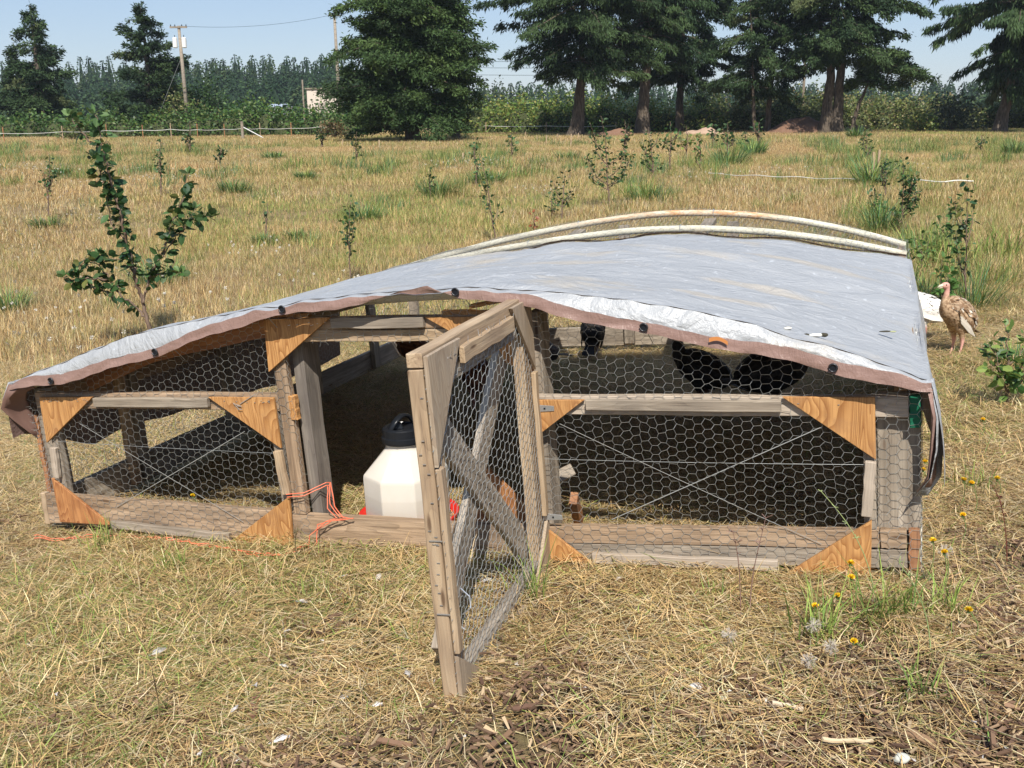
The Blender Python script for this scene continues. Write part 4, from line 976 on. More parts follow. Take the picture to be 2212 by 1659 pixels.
bird('turkey', 'white turkey feeding beside the coop, half hidden by the tarp edge', 'turkey', pt, R(168), 1.05, cols=whitef, skin=(.6, .3, .25), neck=[(.13, .24, .05), (.16, .20, .034), (.175, .15, .024), (.185, .10, .02), (.19, .06, .02)], body=((.0, .0, .23), (.15, .085, .085), 18), tail=(.17, 9))
G = cw(1.56, 3.55, -.05)
bird('turkey', 'black turkey with its back turned, standing on the sunlit grass inside the coop', 'turkey', G, R(75), .92, cols=blk, skin=(.40, .26, .22), leg=(.3, .17, .14), dark=True, body=((.02, .0, .24), (.12, .085, .095), 48), neck=[(.11, .31, .05), (.14, .34, .034), (.16, .36, .024), (.175, .36, .02), (.19, .35, .02)])
G = cw(2.57, 2.15, -.05)
bird('turkey', 'black turkey with raised dark neck standing in the shade inside the coop', 'turkey', G, R(150), 1.05, cols=blk, skin=(.16, .08, .06), leg=(.2, .1, .08), dark=True, body=((.0, .0, .24), (.15, .085, .085), 20), neck=[(.12, .30, .045), (.14, .36, .03), (.142, .41, .024), (.138, .45, .02), (.14, .48, .021)])
G = cw(2.97, 2.0, -.05)
bird('turkey', 'largest black turkey in the shade under the right side of the tarp', 'turkey', G, R(8), 1.12, cols=blk, skin=(.42, .33, .28), leg=(.2, .1, .08), dark=True, body=((.0, .0, .25), (.17, .10, .10), 15), neck=[(.14, .30, .05), (.17, .34, .034), (.19, .37, .026), (.205, .385, .022), (.22, .38, .022)])
G = cw(1.26, 3.22, -.05)
bird('turkey', 'dark grey-brown turkey crouching just right of the open door top', 'turkey', G, R(195), .95, cols=bronze, skin=(.35, .2, .16), leg=(.3, .17, .14), dark=True, body=((.0, .0, .15), (.14, .085, .08), 12), neck=[(.12, .19, .045), (.14, .22, .03), (.15, .25, .024), (.155, .27, .02), (.16, .29, .02)], leglen=0)
G = cw(.40, 3.02, -.02)
bird('chicken', 'rust brown hen with a dark tail standing at the shaded left side inside the coop', 'hen', G, R(150), .98, cols=rust, skin=(.45, .06, .04), leg=(.55, .38, .1), body=((.0, .0, .20), (.13, .085, .09), 5), neck=[(.11, .25, .045), (.125, .29, .032), (.13, .33, .024), (.13, .355, .02), (.132, .37, .02)], tail=(.16, 9))
G = cw(1.25, 2.1, -.05)
bird('turkey', 'reddish brown turkey seen dimly through the netting of the open door', 'turkey', G, R(120), 1.0, cols=[(.20, .09, .05), (.28, .14, .09), (.12, .06, .04)], skin=(.45, .25, .2), leg=(.4, .2, .16), body=((.0, .0, .24), (.14, .085, .09), 22))

# ------------------------------------------------------------ young trees
def leaf_batch(mb, P, D, size, cols, droop=.3, fold=.25):
    """apple-type leaves: P base, D direction"""
    n = len(P); D = D/np.linalg.norm(D, axis=1)[:, None]; ref = rng.normal(0, 1, (n, 3)); ref[:, 2] += 1.2
    S = np.cross(D, ref); S /= np.linalg.norm(S, axis=1)[:, None]; N = np.cross(S, D); s = size[:, None]
    D2 = D-N*0
    m1 = P+D*s*.35-N*s*fold*.25; m2 = P+D*s*.72-N*s*(fold*.3+droop*.1); tip = P+D*s-N*s*droop*.4
    V = np.stack([P, m1+S*s*.32+N*s*fold*.2, m2+S*s*.27+N*s*fold*.2, tip, m2-S*s*.27+N*s*fold*.2, m1-S*s*.32+N*s*fold*.2, m1, m2], 1).reshape(-1, 3)
    k = np.arange(n)[:, None]*8
    T = np.concatenate([k+np.array([[0, 1, 6]]), k+np.array([[0, 6, 5]]), k+np.array([[2, 3, 7]]), k+np.array([[7, 3, 4]])]); Q = np.concatenate([k+np.array([[1, 2, 7, 6]]), k+np.array([[6, 7, 4, 5]])])
    c = np.array(cols)[rng.integers(0, len(cols), n)]*rng.uniform(.75, 1.2, (n, 1)); mb.add(V, [T, Q], np.repeat(c, 8, 0))
GR = [(.030, .075, .022), (.045, .105, .03), (.065, .135, .04), (.035, .085, .035), (.10, .17, .06), (.05, .12, .03), (.17, .18, .05)]; GRL = [(.16, .27, .09), (.22, .33, .14)]
def young_tree(label, base, branches, leafsize=.055, density=42, cat='young tree', name='sapling', cols=GR, tipcols=GRL, group=None, r0=.012, spread=.05):
    """branches: list of polylines in world space; first is the stem"""
    rt = empty(name, loc=base); tag(rt, label, cat, group)
    wood_, lv = MB(), MB(); B = np.array(base)
    for bi, pl in enumerate(branches):
        pl = np.array([list(p) for p in pl], float)-B; seglen = np.linalg.norm(np.diff(pl, axis=0), axis=1); tt = np.concatenate([[0], np.cumsum(seglen)]); tot = tt[-1]; m = max(4, int(tot/.03))
        s = np.linspace(0, tot, m); P = np.stack([np.interp(s, tt, pl[:, k]) for k in range(3)], -1); P += rng.normal(0, .004, P.shape)*(leafsize/.055)
        rr0 = r0*(1 if bi == 0 else .62); wood_.add(*tube(P, np.linspace(rr0, rr0*.22, m), 6))
        start = .32 if bi == 0 else .12; n = int(tot*density*1.45*(1-start)); t = rng.uniform(start, 1, n); n = max(n, 4) if len(t) else 0
        Pp = np.stack([np.interp(t*tot, s, P[:, k]) for k in range(3)], -1); D = rng.normal(0, 1, (len(t), 3)); D[:, 2] = D[:, 2]*.6+.15
        Pp = Pp+D/np.linalg.norm(D, axis=1)[:, None]*rng.uniform(.0, spread, (len(t), 1)); sz = leafsize*rng.uniform(.4, 1.12, len(t))
        leaf_batch(lv, Pp, D, sz, cols, .5)
        if tipcols is not None:
            k = 7; leaf_batch(lv, np.repeat(P[-1:], k, 0), np.stack([rng.normal(0, .6, k), rng.normal(0, .6, k), rng.uniform(.4, 1, k)], -1), leafsize*rng.uniform(.6, .95, k), tipcols, .2)
    link('stem', wood_.mesh('stem', M['twig'], True), rt); o = link('foliage', lv.mesh('foliage', M['leaf']), rt); return rt
def pxline(pts, y, jit=.12):
    out = []; yy = y
    for u, v in pts: out.append(at_y(u, v, yy)); yy = yy+random.uniform(-jit, jit)*.5
    return out
# the apple tree left of the coop
b0 = at(330, 742); Y0 = b0.y
young_tree('leafy young apple tree with tall forked branches standing left of the coop', b0, [
    [b0]+pxline([(322, 700), (308, 650), (292, 600), (278, 540), (262, 470), (245, 410), (232, 360), (218, 300), (206, 245)], Y0, .1),
    pxline([(318, 690), (300, 668), (262, 640), (235, 600), (210, 570), (185, 555), (165, 590)], Y0, .15),
    pxline([(232, 605), (190, 600), (155, 605), (140, 598)], Y0, .15),
    pxline([(308, 655), (325, 600), (345, 560), (372, 520), (400, 490), (420, 455)], Y0, .15),
    pxline([(395, 495), (418, 470), (455, 468)], Y0, .1), pxline([(352, 552), (372, 480), (398, 420), (405, 375)], Y0, .1),
    pxline([(222, 320), (190, 300), (165, 275), (152, 245)], Y0, .1), pxline([(300, 620), (275, 560), (240, 560), (215, 545)], Y0, .1),
    pxline([(275, 530), (240, 480), (228, 420)], Y0, .1), pxline([(325, 600), (350, 590), (390, 590)], Y0, .1), pxline([(255, 440), (225, 400), (205, 340)], Y0, .1),
    pxline([(268, 500), (255, 450), (240, 400), (225, 345)], Y0, .12), pxline([(245, 640), (215, 625), (180, 615)], Y0, .1),
    ], .10, 74, 'apple tree', 'apple_tree', r0=.019, spread=.05)
def sap(u, vb, vt, label, spread=14, nb=3, dens=55, leaf=.06, lean=0, **kw):
    b = at(u, vb); top = at_y(u+lean, vt, b.y); hpx = vb-vt; br = [[b]+pxline([(u+lean*.3+random.uniform(-2, 2), vb-hpx*.35), (u+lean*.6+random.uniform(-3, 3), vb-hpx*.7), (u+lean, vt)], b.y, .05)]
    for k in range(nb):
        f = random.uniform(.12, .6); s = random.choice((-1, 1)); w = spread*random.uniform(.5, 1.1)
        br.append(pxline([(u+lean*f, vb-hpx*f), (u+lean*f+s*w*.6, vb-hpx*(f+.1)), (u+lean*f+s*w, vb-hpx*(f+random.uniform(.22, .4)))], b.y, .2))
    dist = b.y; ls = max(leaf, .0035*dist*1.2); return young_tree(label, b, br, ls, dens*.06/ls, r0=max(.008, .0009*dist), spread=.035+.002*dist, tipcols=None, **kw)
sap(757, 612, 435, 'slim young tree with dark leaves just above the left slope of the tarp', 12, 3)
sap(1072, 522, 330, 'tall thin sapling rising at the left end of the white roof hoops', 14, 3, lean=-38)
sap(1213, 478, 370, 'small forked sapling directly behind the upper left part of the roof hoops', 24, 4, lean=8)
sap(1318, 448, 250, 'many-branched young tree behind the middle of the roof hoops', 48, 8, lean=-20, dens=60)
sap(1412, 392, 275, 'leafy sapling right of the many-branched young tree', 24, 5, lean=-12)
sap(1448, 372, 262, 'sapling under the dark fir trunks, next to bright green grass', 20, 4)
sap(1513, 372, 285, 'thin yellowish sapling among the tall green grass right of the fir trunks', 14, 3, cols=[(.14, .2, .05), (.08, .15, .04)])
sap(1572, 340, 265, 'small leafy sapling in front of the pale earth mound', 16, 4)
sap(1950, 505, 345, 'bushy dark sapling growing out of tall grass beyond the right end of the hoops', 36, 7, dens=85)
sap(2085, 668, 388, 'tall sapling with broad leaves behind the buff turkey', 30, 6, dens=50, lean=4)
sap(348, 425, 300, 'thin sapling in the meadow right of the apple tree top', 12, 3)
sap(105, 478, 330, 'thin sapling in the meadow at the far left', 12, 3)
sap(575, 512, 425, 'small bare sapling in the open meadow', 7, 1, dens=20)
sap(1028, 402, 300, 'slender sapling in the meadow before the big bushy fir', 10, 2)
sap(930, 428, 365, 'short sapling rising from a dark green grass clump', 8, 2)
sap(770, 352, 285, 'slender sapling at the foot of the big bushy fir', 8, 2)
sap(475, 360, 318, 'small dark shrubby sapling in the left meadow', 7, 3, dens=90)
sap(410, 332, 262, 'sapling at the base of the transformer pole', 10, 3)
sap(695, 320, 275, 'dark sapling at the meadow edge left of the big bushy fir', 8, 3, dens=80)
sap(2175, 885, 700, 'low leafy shrub with lime green tips right of the coop', 45, 9, dens=60, cols=[(.05, .12, .03), (.12, .2, .05), (.24, .32, .08)])
sap(2035, 690, 560, 'leafy green shoots growing close to the coop rear right corner', 26, 6, dens=70, cols=[(.08, .18, .04), (.12, .24, .06)])
sap(1192, 470, 425, 'tiny sapling left of the small forked sapling', 9, 2)
sap(1155, 500, 460, 'dry reddish dock stalk behind the roof hoops', 4, 1, dens=40, cols=[(.28, .08, .03)])
sap(1888, 478, 402, 'leafy shoot in the tall grass left of the bushy dark sapling', 16, 4)
sap(1912, 432, 340, 'upright sapling rising over the bushy dark sapling', 14, 4)
sap(1872, 352, 285, 'sapling behind the pair of tall pale stakes', 12, 4)
sap(1990, 610, 505, 'green shoots at the rear right corner post of the coop', 22, 5, cols=[(.08, .17, .04), (.13, .23, .06), (.2, .24, .07)])
sap(2045, 560, 470, 'feathery green weed stems left of the tall broad-leaved sapling', 16, 5, cols=[(.08, .15, .04), (.14, .2, .07)])
sap(1482, 345, 272, 'young tree with yellow-green leaves before the pale earth mound', 18, 4, cols=[(.14, .2, .05), (.2, .24, .06)])
sap(1350, 335, 262, 'sapling directly left of the thick black fir trunk', 14, 4)
sap(1540, 322, 268, 'small sapling touching the pale earth mound', 10, 3)
sap(1610, 330, 285, 'small sapling in the tall grass bunch beside the dark mound', 10, 3)
sap(230, 362, 300, 'faint sapling behind the apple tree top', 10, 3)
sap(1105, 345, 290, 'thin sapling with a stake in front of the yellow hedge', 7, 2)
sap(2120, 330, 290, 'small weed-like sapling under the rightmost firs', 14, 3)
sap(1640, 318, 262, 'sapling at the dark earth mound', 12, 4)

# ------------------------------------------------------------ green grass clumps
def clump(u, v, wpx, hpx, label, n=260, cols={'green': 3, 'blue': 4, 'lime': 1, 'olive': 1}, group='green grass clumps in the meadow'):
    b = at(u, v); d = max(b.y, 2); ppm = F_PX/math.hypot(d, 1.4); rad = wpx/ppm/2; h = hpx/ppm
    a = rng.uniform(0, 2*np.pi, n); r = rad*np.sqrt(rng.random(n))*.75; P = np.stack([r*np.cos(a), r*np.sin(a), np.full(n, -.01)], -1)
    pitch = np.pi/2-np.clip(np.abs(rng.normal(0, .32, n))+r/rad*.55, 0, 1.2); w = max(.004, 1.1/ppm)
    V, Q, C = blades(P, a+rng.normal(0, .6, n), h*rng.uniform(.6, 1.25, n)*1.15, w*rng.uniform(.8, 1.4, n), pitch, rng.uniform(.1, .7, n), pick(n, cols), .15)
    o = link('grass_clump', npmesh('grass_clump', V, Q, M['straw'], C), loc=b); tag(o, label, 'grass clump', group)
for a in [(505, 415, 78, 34, 'dark green grass clump in the left meadow below the fence post with braces'), (945, 425, 80, 42, 'dark green grass clump in mid meadow in front of the bushy fir'),
          (1050, 395, 95, 34, 'broad green grass patch right of the mid meadow clump'), (572, 528, 60, 30, 'green grass clump at the foot of the bare small sapling'), (640, 518, 45, 26, 'small green grass clump right of the bare small sapling'),
          (790, 478, 80, 42, 'weedy green clump above the left roof slope'), (20, 672, 95, 62, 'dark grass clump at the left edge of the picture'), (100, 492, 85, 28, 'green grass patch under the far left sapling'),
          (660, 388, 60, 22, 'low green grass tuft left of mid meadow'), (1400, 432, 110, 42, 'tall green grass behind the middle of the roof hoops'), (1575, 358, 90, 48, 'tall blue-green grass bunch before the pale mound'),
          (1625, 335, 60, 36, 'green grass bunch beside the dark mound'), (1880, 400, 70, 70, 'tall green weeds around the pair of pale stakes'), (1905, 500, 90, 80, 'tall rank grass beyond the right end of the hoops'), (1985, 560, 90, 90, 'tall yellow-green grass at the coop rear right corner'),
          (2100, 668, 110, 110, 'dark upright grass clump behind the buff turkey'), (2000, 650, 90, 60, 'green grass between the coop and the turkeys'), (590, 345, 55, 20, 'faint green tuft near the fence'), (1225, 345, 55, 20, 'faint green tuft before the middle fir'),
          (340, 615, 130, 70, 'green weeds behind the apple tree stem'), (2190, 790, 80, 60, 'green grass clump at the right edge above the lime shrub'), (1850, 300, 40, 26, 'green tuft at the meadow edge right'), (130, 380, 60, 26, 'dull green tuft in the far left meadow'), (2190, 335, 60, 34, 'green weeds under the rightmost fir')]: clump(*a)
def near_tuft(u, v, n, h, label):
    b = at(u, v); a = rng.uniform(0, 6.28, n); P = np.stack([rng.normal(0, .03, n), rng.normal(0, .03, n), np.zeros(n)], -1)
    V, Q, C = blades(P, a, rng.uniform(.4, 1.1, n)*h, rng.uniform(.003, .0055, n), np.pi/2-np.abs(rng.normal(.25, .4, n)).clip(0, 1.3), rng.uniform(.2, .9, n), pick(n, {'lime': 4, 'green': 3, 'olive': 1, 'pale': .6}), .1)
    o = link('grass_tuft', npmesh('grass_tuft', V, Q, M['straw'], C), loc=b); tag(o, label, 'grass tuft', 'fresh green tufts in the mown straw')
for a in [(1150, 1300, 40, .30, 'long green grass drooping against the open door hinge side'), (1760, 1380, 70, .26, 'sprawling green grass in the straw right of the door, beside the seed clocks'), (1880, 1345, 55, .30, 'green grass blades before the right bottom gusset'),
          (1960, 1340, 50, .24, 'green grass tuft below the right corner of the coop'), (230, 1195, 45, .22, 'bright green tuft beside the orange twine'), (370, 1240, 55, .16, 'low green grass left in front of the coop'), (1540, 1300, 26, .12, 'little green tuft in front of the right bottom batten'),
          (2110, 1060, 60, .16, 'green grass right of the coop under the lime shrub'), (2050, 1330, 50, .2, 'green grass right of the coop corner'), (1980, 1500, 40, .16, 'green blades in the bark mulch'), (880, 1395, 30, .14, 'green blades in the straw left of the door foot'), (680, 1290, 36, .12, 'green blades in front of the door sill'), (640, 1120, 30, .13, 'grass blades inside the sill')]: near_tuft(*a)

# ------------------------------------------------------------ flowers
def hawkweed(u, v, h, label, clock=False, lean=(0, 0)):
    b = at(u, v); rt = empty('dandelion_clock' if clock else 'yellow_flower', loc=b); tag(rt, label, 'seed head' if clock else 'flower', 'fluffy seed heads in the foreground' if clock else 'yellow hawkweed flowers')
    top = Vector((lean[0], lean[1], h)); P = [Vector((0, 0, 0)).lerp(top, t)+Vector((.02*math.sin(t*3), 0, .0)) for t in np.linspace(0, 1, 8)]; V, F = tube(P, .0016, 5)
    link('stem', npmesh('stem', V, F, plain('flower stem', (.16, .22, .07), .6)), rt); top = P[-1]
    if clock:
        n = 60; d = rng.normal(0, 1, (n, 3)); d /= np.linalg.norm(d, axis=1)[:, None]; A = np.tile(list(top), (n, 1))+d*.003; B = A+d*.019*rng.uniform(.8, 1.1, (n, 1)); mb = MB(); mb.add(*prisms(A, B, np.full(n, .0005)))
        e = rng.normal(0, 1, (n*2, 3)); e /= np.linalg.norm(e, axis=1)[:, None]; B3 = np.repeat(B, 2, 0); mb.add(*prisms(B3-e*.0035, B3+e*.0035, np.full(n*2, .0004)))
        link('seed_head', mb.mesh('seed_head', plain('fluff', (.46, .41, .35), .9)), rt)
    else:
        n = 26; a = np.arange(n)*2.4; el = .25+.9*(np.arange(n)/n); D = np.stack([np.cos(a)*np.cos(el), np.sin(a)*np.cos(el), np.sin(el)], -1); mb = MB(); leaf_batch(mb, np.tile(list(top), (n, 1)), D, np.full(n, .0135), [(.85, .60, .02), (.8, .5, .02)], .1, .05)
        link('petals', mb.mesh('petals', M['leaf']), rt); V, F = tube([top-Vector((0, 0, .008)), top+Vector((0, 0, .002))], .005, 8); link('calyx', npmesh('calyx', V, F, plain('calyx', (.1, .15, .05), .6)), rt)
for k, (u, v, h, s) in enumerate([(1745, 1375, .10, 'lying low before the right batten, left of two others'), (1812, 1345, .09, 'in the green sprawl, the one nearest the right batten'), (1835, 1330, .13, 'in front of the right bottom gusset'), (1845, 1290, .12, 'against the right bottom gusset'),
        (1990, 1265, .16, 'just right of the coop corner, the higher of two'), (2022, 1300, .17, 'right of the coop corner, by the fluffy head'), (2062, 1110, .14, 'on the grass right of the coop, upper left of its row'), (2070, 1180, .12, 'right of the coop, beside the corner post'),
        (2102, 1118, .14, 'right of the coop toward the picture edge'), (2150, 1085, .1, 'near the right picture edge'), (2000, 1075, .12, 'at the tip of the hanging tarp corner'), (2005, 1035, .08, 'touching the tarp corner from behind'), (2108, 960, .12, 'behind the tarp corner in the sunlit straw'), (2105, 1385, .1, 'in the lower right mulch'), (422, 1115, .10, 'in front of the lower left netting'), (1860, 1420, .05, 'orange one hidden low in the green sprawl')]):
    hawkweed(u, v, h, 'yellow hawkweed flower '+s, False, (random.uniform(-.03, .03), 0))
for (u, v, h, s) in [(1750, 1410, .09, 'the upper one in the green sprawl'), (1788, 1450, .08, 'the middle one beside the bark mulch'), (1742, 1475, .07, 'the lowest, on the bark mulch'), (2030, 1290, .16, 'right of the coop corner among yellow flowers'), (1570, 1425, .08, 'far left of the green sprawl')]:
    hawkweed(u, v, h, 'fluffy pale seed head, '+s, True)
def stalk(u, v, h, c, label, lean=0):
    b = at(u, v); P = [Vector((lean*t*t, .01*math.sin(t*5), h*t)) for t in np.linspace(0, 1, 9)]; mb = MB(); mb.add(*tube(P, np.linspace(.0022, .001, 9), 5))
    n = 14; idx = rng.integers(5, 9, n); PP = np.array([list(P[i]) for i in idx]); d = rng.normal(0, 1, (n, 3)); d[:, 2] = abs(d[:, 2]); mb.add(*prisms(PP, PP+d*.009, np.full(n, .0012)))
    o = link('dry_stalk', mb.mesh('dry_stalk', plain('stalk '+label[:8], c, .7)), loc=b); tag(o, label, 'stalk')
stalk(2175, 1215, .28, (.13, .035, .025), 'thin dark red stalk leaning at the right edge', -.08)
stalk(2010, 1420, .30, (.25, .33, .13), 'tall pale green grass stalk right of the coop corner', -.12); stalk(1890, 1330, .42, (.3, .36, .15), 'long curved pale stem before the right corner post', -.2)
stalk(1620, 1330, .34, (.20, .12, .1), 'thin dry seed stalk before the right bottom batten', .03); stalk(1600, 1335, .30, (.22, .13, .1), 'second dry seed stalk left of the thin one', -.04)
stalk(345, 1570, .2, (.14, .1, .05), 'short dark stalk standing in the left foreground straw'); stalk(640, 1240, .2, (.12, .1, .05), 'dark thin stalk below the left panel gusset', .01)
stalk(775, 1350, .16, (.15, .12, .05), 'thin dark stalk in front of the door sill')

# ------------------------------------------------------------ litter: feathers, stones, sticks
def small_feather(u, v, ln, c, label, rz=0):
    b = at(u, v)+Vector((0, 0, .03)); rt_ = MB(); n = 12; ln *= .62; c = tuple(q*.8 for q in c)
    t = np.linspace(0, 1, n); w = .22*ln*np.sin(t*math.pi)**.7+.001; x = t*ln; z = .1*ln*np.sin(t*math.pi)
    V = np.concatenate([np.stack([x, w, z], -1), np.stack([x, w*0, z+.003], -1), np.stack([x, -w, z], -1)]); V[:, 1] += rng.normal(0, .0015, len(V)); i = np.arange(n-1)
    Q = np.concatenate([np.stack([i, i+1, i+n+1, i+n], -1), np.stack([i+n, i+n+1, i+2*n+1, i+2*n], -1)]); rt_.add(V, Q, np.array(c))
    rt_.add(*tube([(-.02*ln*10, 0, .0), (ln*.9, 0, .1*ln)], .0009, 4), np.array(c)); o = link('feather', rt_.mesh('feather', M['feather']), loc=b); o.rotation_euler = (random.uniform(-.3, .3), random.uniform(-.3, .1), rz); tag(o, label, 'feather', 'shed feathers lying in the straw')
for a in [(330, 1432, .10, (.62, .58, .54), 'large pale grey feather in the left foreground', 1.0), (730, 1265, .07, (.72, .68, .64), 'white feather below the door sill', .3), (1040, 1183+90, .06, (.7, .66, .62), 'feather left of the door foot', .2), (600, 1455, .06, (.8, .77, .72), 'small white feather in the left foreground straw', -.2),
          (815, 1270, .07, (.68, .65, .6), 'fluffy whitish feather in front of the sill, left of the door', 1.4), (640, 1185+130, .08, (.66, .66, .66), 'long grey feather shaft in front of the left gusset', -.15), (500, 1560, .05, (.6, .57, .55), 'grey down feather at the bottom left', .9), (590, 1625, .09, (.78, .75, .7), 'white quill at the very bottom left of centre', .5),
          (805, 1545, .05, (.75, .72, .7), 'white down tuft in the lower centre straw', .2), (885, 1480, .05, (.5, .47, .45), 'grey down feather left of the door foot', 2), (1330, 1270, .05, (.8, .77, .74), 'small white feather right of the door', .5), (1150, 1275, .03, (.85, .82, .8), 'tiny white feather under the door hinge', .4), (610, 1385, .05, (.7, .68, .65), 'pale feather in the middle of the left straw', .1)]: small_feather(*a)
def stone(u, v, r, c, label):
    b = at(u, v)+Vector((0, 0, .022)); bm = bmesh.new(); bmesh.ops.create_icosphere(bm, subdivisions=3, radius=1)
    for q in bm.verts: q.co *= 1+.25*mnoise.noise(q.co*1.3+Vector((u, 0, 0))); q.co = Vector((q.co.x*r, q.co.y*r*.75, q.co.z*r*.55))
    o = link('stone', bmmesh('stone', bm, plain('stone '+str(u), c, .85, 0, .25), True), loc=b); tag(o, label, 'stone')
stone(1502, 1500, .022, (.55, .52, .48), 'round whitish stone on the bark mulch'); stone(1945, 1695-40, .020, (.48, .48, .42), 'grey stone at the bottom right edge'); stone(1560, 1525, .012, (.6, .56, .52), 'small pale pebble right of the round stone'); stone(855, 1430, .010, (.6, .58, .55), 'small white pebble in the centre straw'); stone(745, 1520, .012, (.62, .6, .58), 'white pebble left of centre in the straw')
def stick(u, v, ln, w, c, rz, label):
    b = at(u, v)+Vector((0, 0, .03)); V, Q = board_mesh(ln, w, .006, .004, u); o = link('bark_strip', npmesh('bark_strip', V, np.array(Q), plain('bark strip '+str(u), c, .85, 0, .3)), loc=b); o.rotation_euler = (.1, .05, rz); tag(o, label, 'bark strip')
for a in [(550, 1545, .13, .022, (.19, .10, .065), 1.75, 'long brown bark strip standing out in the lower left straw'), (1080, 1620, .10, .014, (.2, .12, .07), .9, 'bark strip at the bottom centre'), (1990, 1620, .09, .026, (.26, .16, .09), -.9, 'broad bark strip in the lower right mulch'), (1830, 1622, .13, .010, (.6, .47, .3), .05, 'pale split stick lying on the bark mulch'), (1140, 1548, .09, .014, (.16, .09, .06), .4, 'dark bark strip below the door foot'),
          (1700, 1545, .08, .01, (.62, .5, .36), -.3, 'pale curved chip on the bark mulch'), (1960, 1330, .08, .018, (.32, .2, .11), .1, 'tan bark piece right of the green sprawl'), (850, 1625, .1, .016, (.22, .13, .08), -.2, 'bark strip at the very bottom left of the door'), (1590, 1560, .09, .012, (.3, .19, .11), .5, 'reddish chip on the bark mulch')]: stick(*a)

# ------------------------------------------------------------ conifers
def quads(P, D, ln, wd, C, mb):
    n = len(P); D = D/np.linalg.norm(D, axis=1)[:, None]; ref = rng.normal(0, 1, (n, 3)); S = np.cross(D, ref); S /= np.linalg.norm(S, axis=1)[:, None]+1e-9
    s = S*wd[:, None]/2; e = P+D*ln[:, None]; m = P+D*(ln*.48)[:, None]
    V = np.stack([P-s*.15, m+s*1.15, e, m-s*1.15], 1).reshape(-1, 3); k = np.arange(n)[:, None]*4
    mb.add(V, k+np.array([[0, 1, 2, 3]]), np.repeat(C, 4, 0))
def wide(h, lo, hi, h0=3.5, h1=9.5, H=20):
    t = min(1, max(0, (h-h0)/(h1-h0))); return (lo+(hi-lo)*t)*min(1, max(.06, (H-h)/(H-12.5)))
DK = np.array([(.020, .040, .017), (.030, .056, .021), (.045, .076, .027), (.060, .094, .033), (.085, .105, .042)])*1.08
def conifer(label, base, H, prof, trunk_r, z0=1.0, nbr=110, K=9, up=.10, droop=.32, fl=(.22, .5), fw=.10, hang=.55, trunks=None, pal=DK, seed=1, group='firs at the meadow edge', cat='fir tree', sub=6, name='fir_tree', side=.28, ex=1.22):
    """prof(h, az) -> branch length in m at height h; the whole tree is one thing: trunk, branches, crown"""
    g = np.random.default_rng(seed); global rng; keep = rng; rng = g
    rt = empty(name, loc=base); tag(rt, label, cat, group)
    trunks = trunks or [[(0, 0, -.2), (0, 0, H*.35), (.1, .05, H*.7), (0, 0, H)]]
    tb = MB(); axes = []
    for tr in trunks:
        tr = np.array(tr, float); s = np.linspace(0, 1, 24); tt = np.linspace(0, 1, len(tr)); P = np.stack([np.interp(s, tt, tr[:, k]) for k in range(3)], -1); P[1:-1, :2] += g.normal(0, .03, (22, 2))
        r = trunk_r*(1-s*.88)*(1+.55*np.exp(-s*18)); V, F = tube(P, r, 12); tb.add(V, F); axes.append(P)
    link('trunk', tb.mesh('trunk', M['bark'], True), rt)
    br, lf = MB(), MB()
    for b in range(nbr):
        ax = axes[b % len(axes)]; f = (b+g.random())/nbr; h = z0+(H-z0)*(f**ex); az = g.uniform(0, 2*np.pi); l = prof(h, az)*g.uniform(.78, 1.16)
        if l < .15: continue
        c0 = np.array([np.interp(h, ax[:, 2], ax[:, 0]), np.interp(h, ax[:, 2], ax[:, 1]), h]); u = up+g.normal(0, .08)+.35*max(0, f-.6); dr = droop*g.uniform(.35, 1.6); h += g.normal(0, .25)
        t = np.linspace(0, 1, 7); hv = np.array([math.cos(az), math.sin(az)]); P = np.stack([c0[0]+hv[0]*l*t, c0[1]+hv[1]*l*t, h+l*(u*t-dr*t*t+.10*np.maximum(0, t-.75))], -1); P[:, :2] += np.cumsum(g.normal(0, .02*l, (7, 2)), 0)*.5
        br.add(*tube(P, np.linspace(.010*l+.012, .006, 7), 4))
        n = max(4, int(l*K*1.15)); tq = np.clip(g.beta(1.6, 1.1, n)*1.02, .1, 1.03); sv = np.array([-hv[1], hv[0], 0])
        lat = g.uniform(-1, 1, n)*side*l*np.clip(1.15-tq, .12, .8); Pc = np.stack([np.interp(tq, t, P[:, k]) for k in range(3)], -1)+sv*lat[:, None]; Pc[:, 2] -= np.abs(lat)*.25
        tone = pal[min(len(pal)-1, max(0, int(g.normal(1.7, 1.0))))]
        s2 = int(sub*1.5); Pq = np.repeat(Pc, s2, 0)+g.normal(0, .13, (n*s2, 3)); m = n*s2
        D = np.stack([hv[0]*.6+g.normal(0, .6, m), hv[1]*.6+g.normal(0, .6, m), g.normal(-hang, .45, m)], -1)
        C = tone*g.uniform(.7, 1.35, (m, 1)); ln = g.uniform(*fl, m)*.82; quads(Pq, D, ln, fw*.78*g.uniform(.6, 1.3, m), C, lf)
    link('branches', br.mesh('branches', M['bark']), rt); link('crown', lf.mesh('crown', M['needle']), rt); rng = keep; return rt
def gp(u, dist): 
    p = at_y(u, 252, dist); return Vector((p.x, p.y, float(gz(p.x, p.y))-.02))
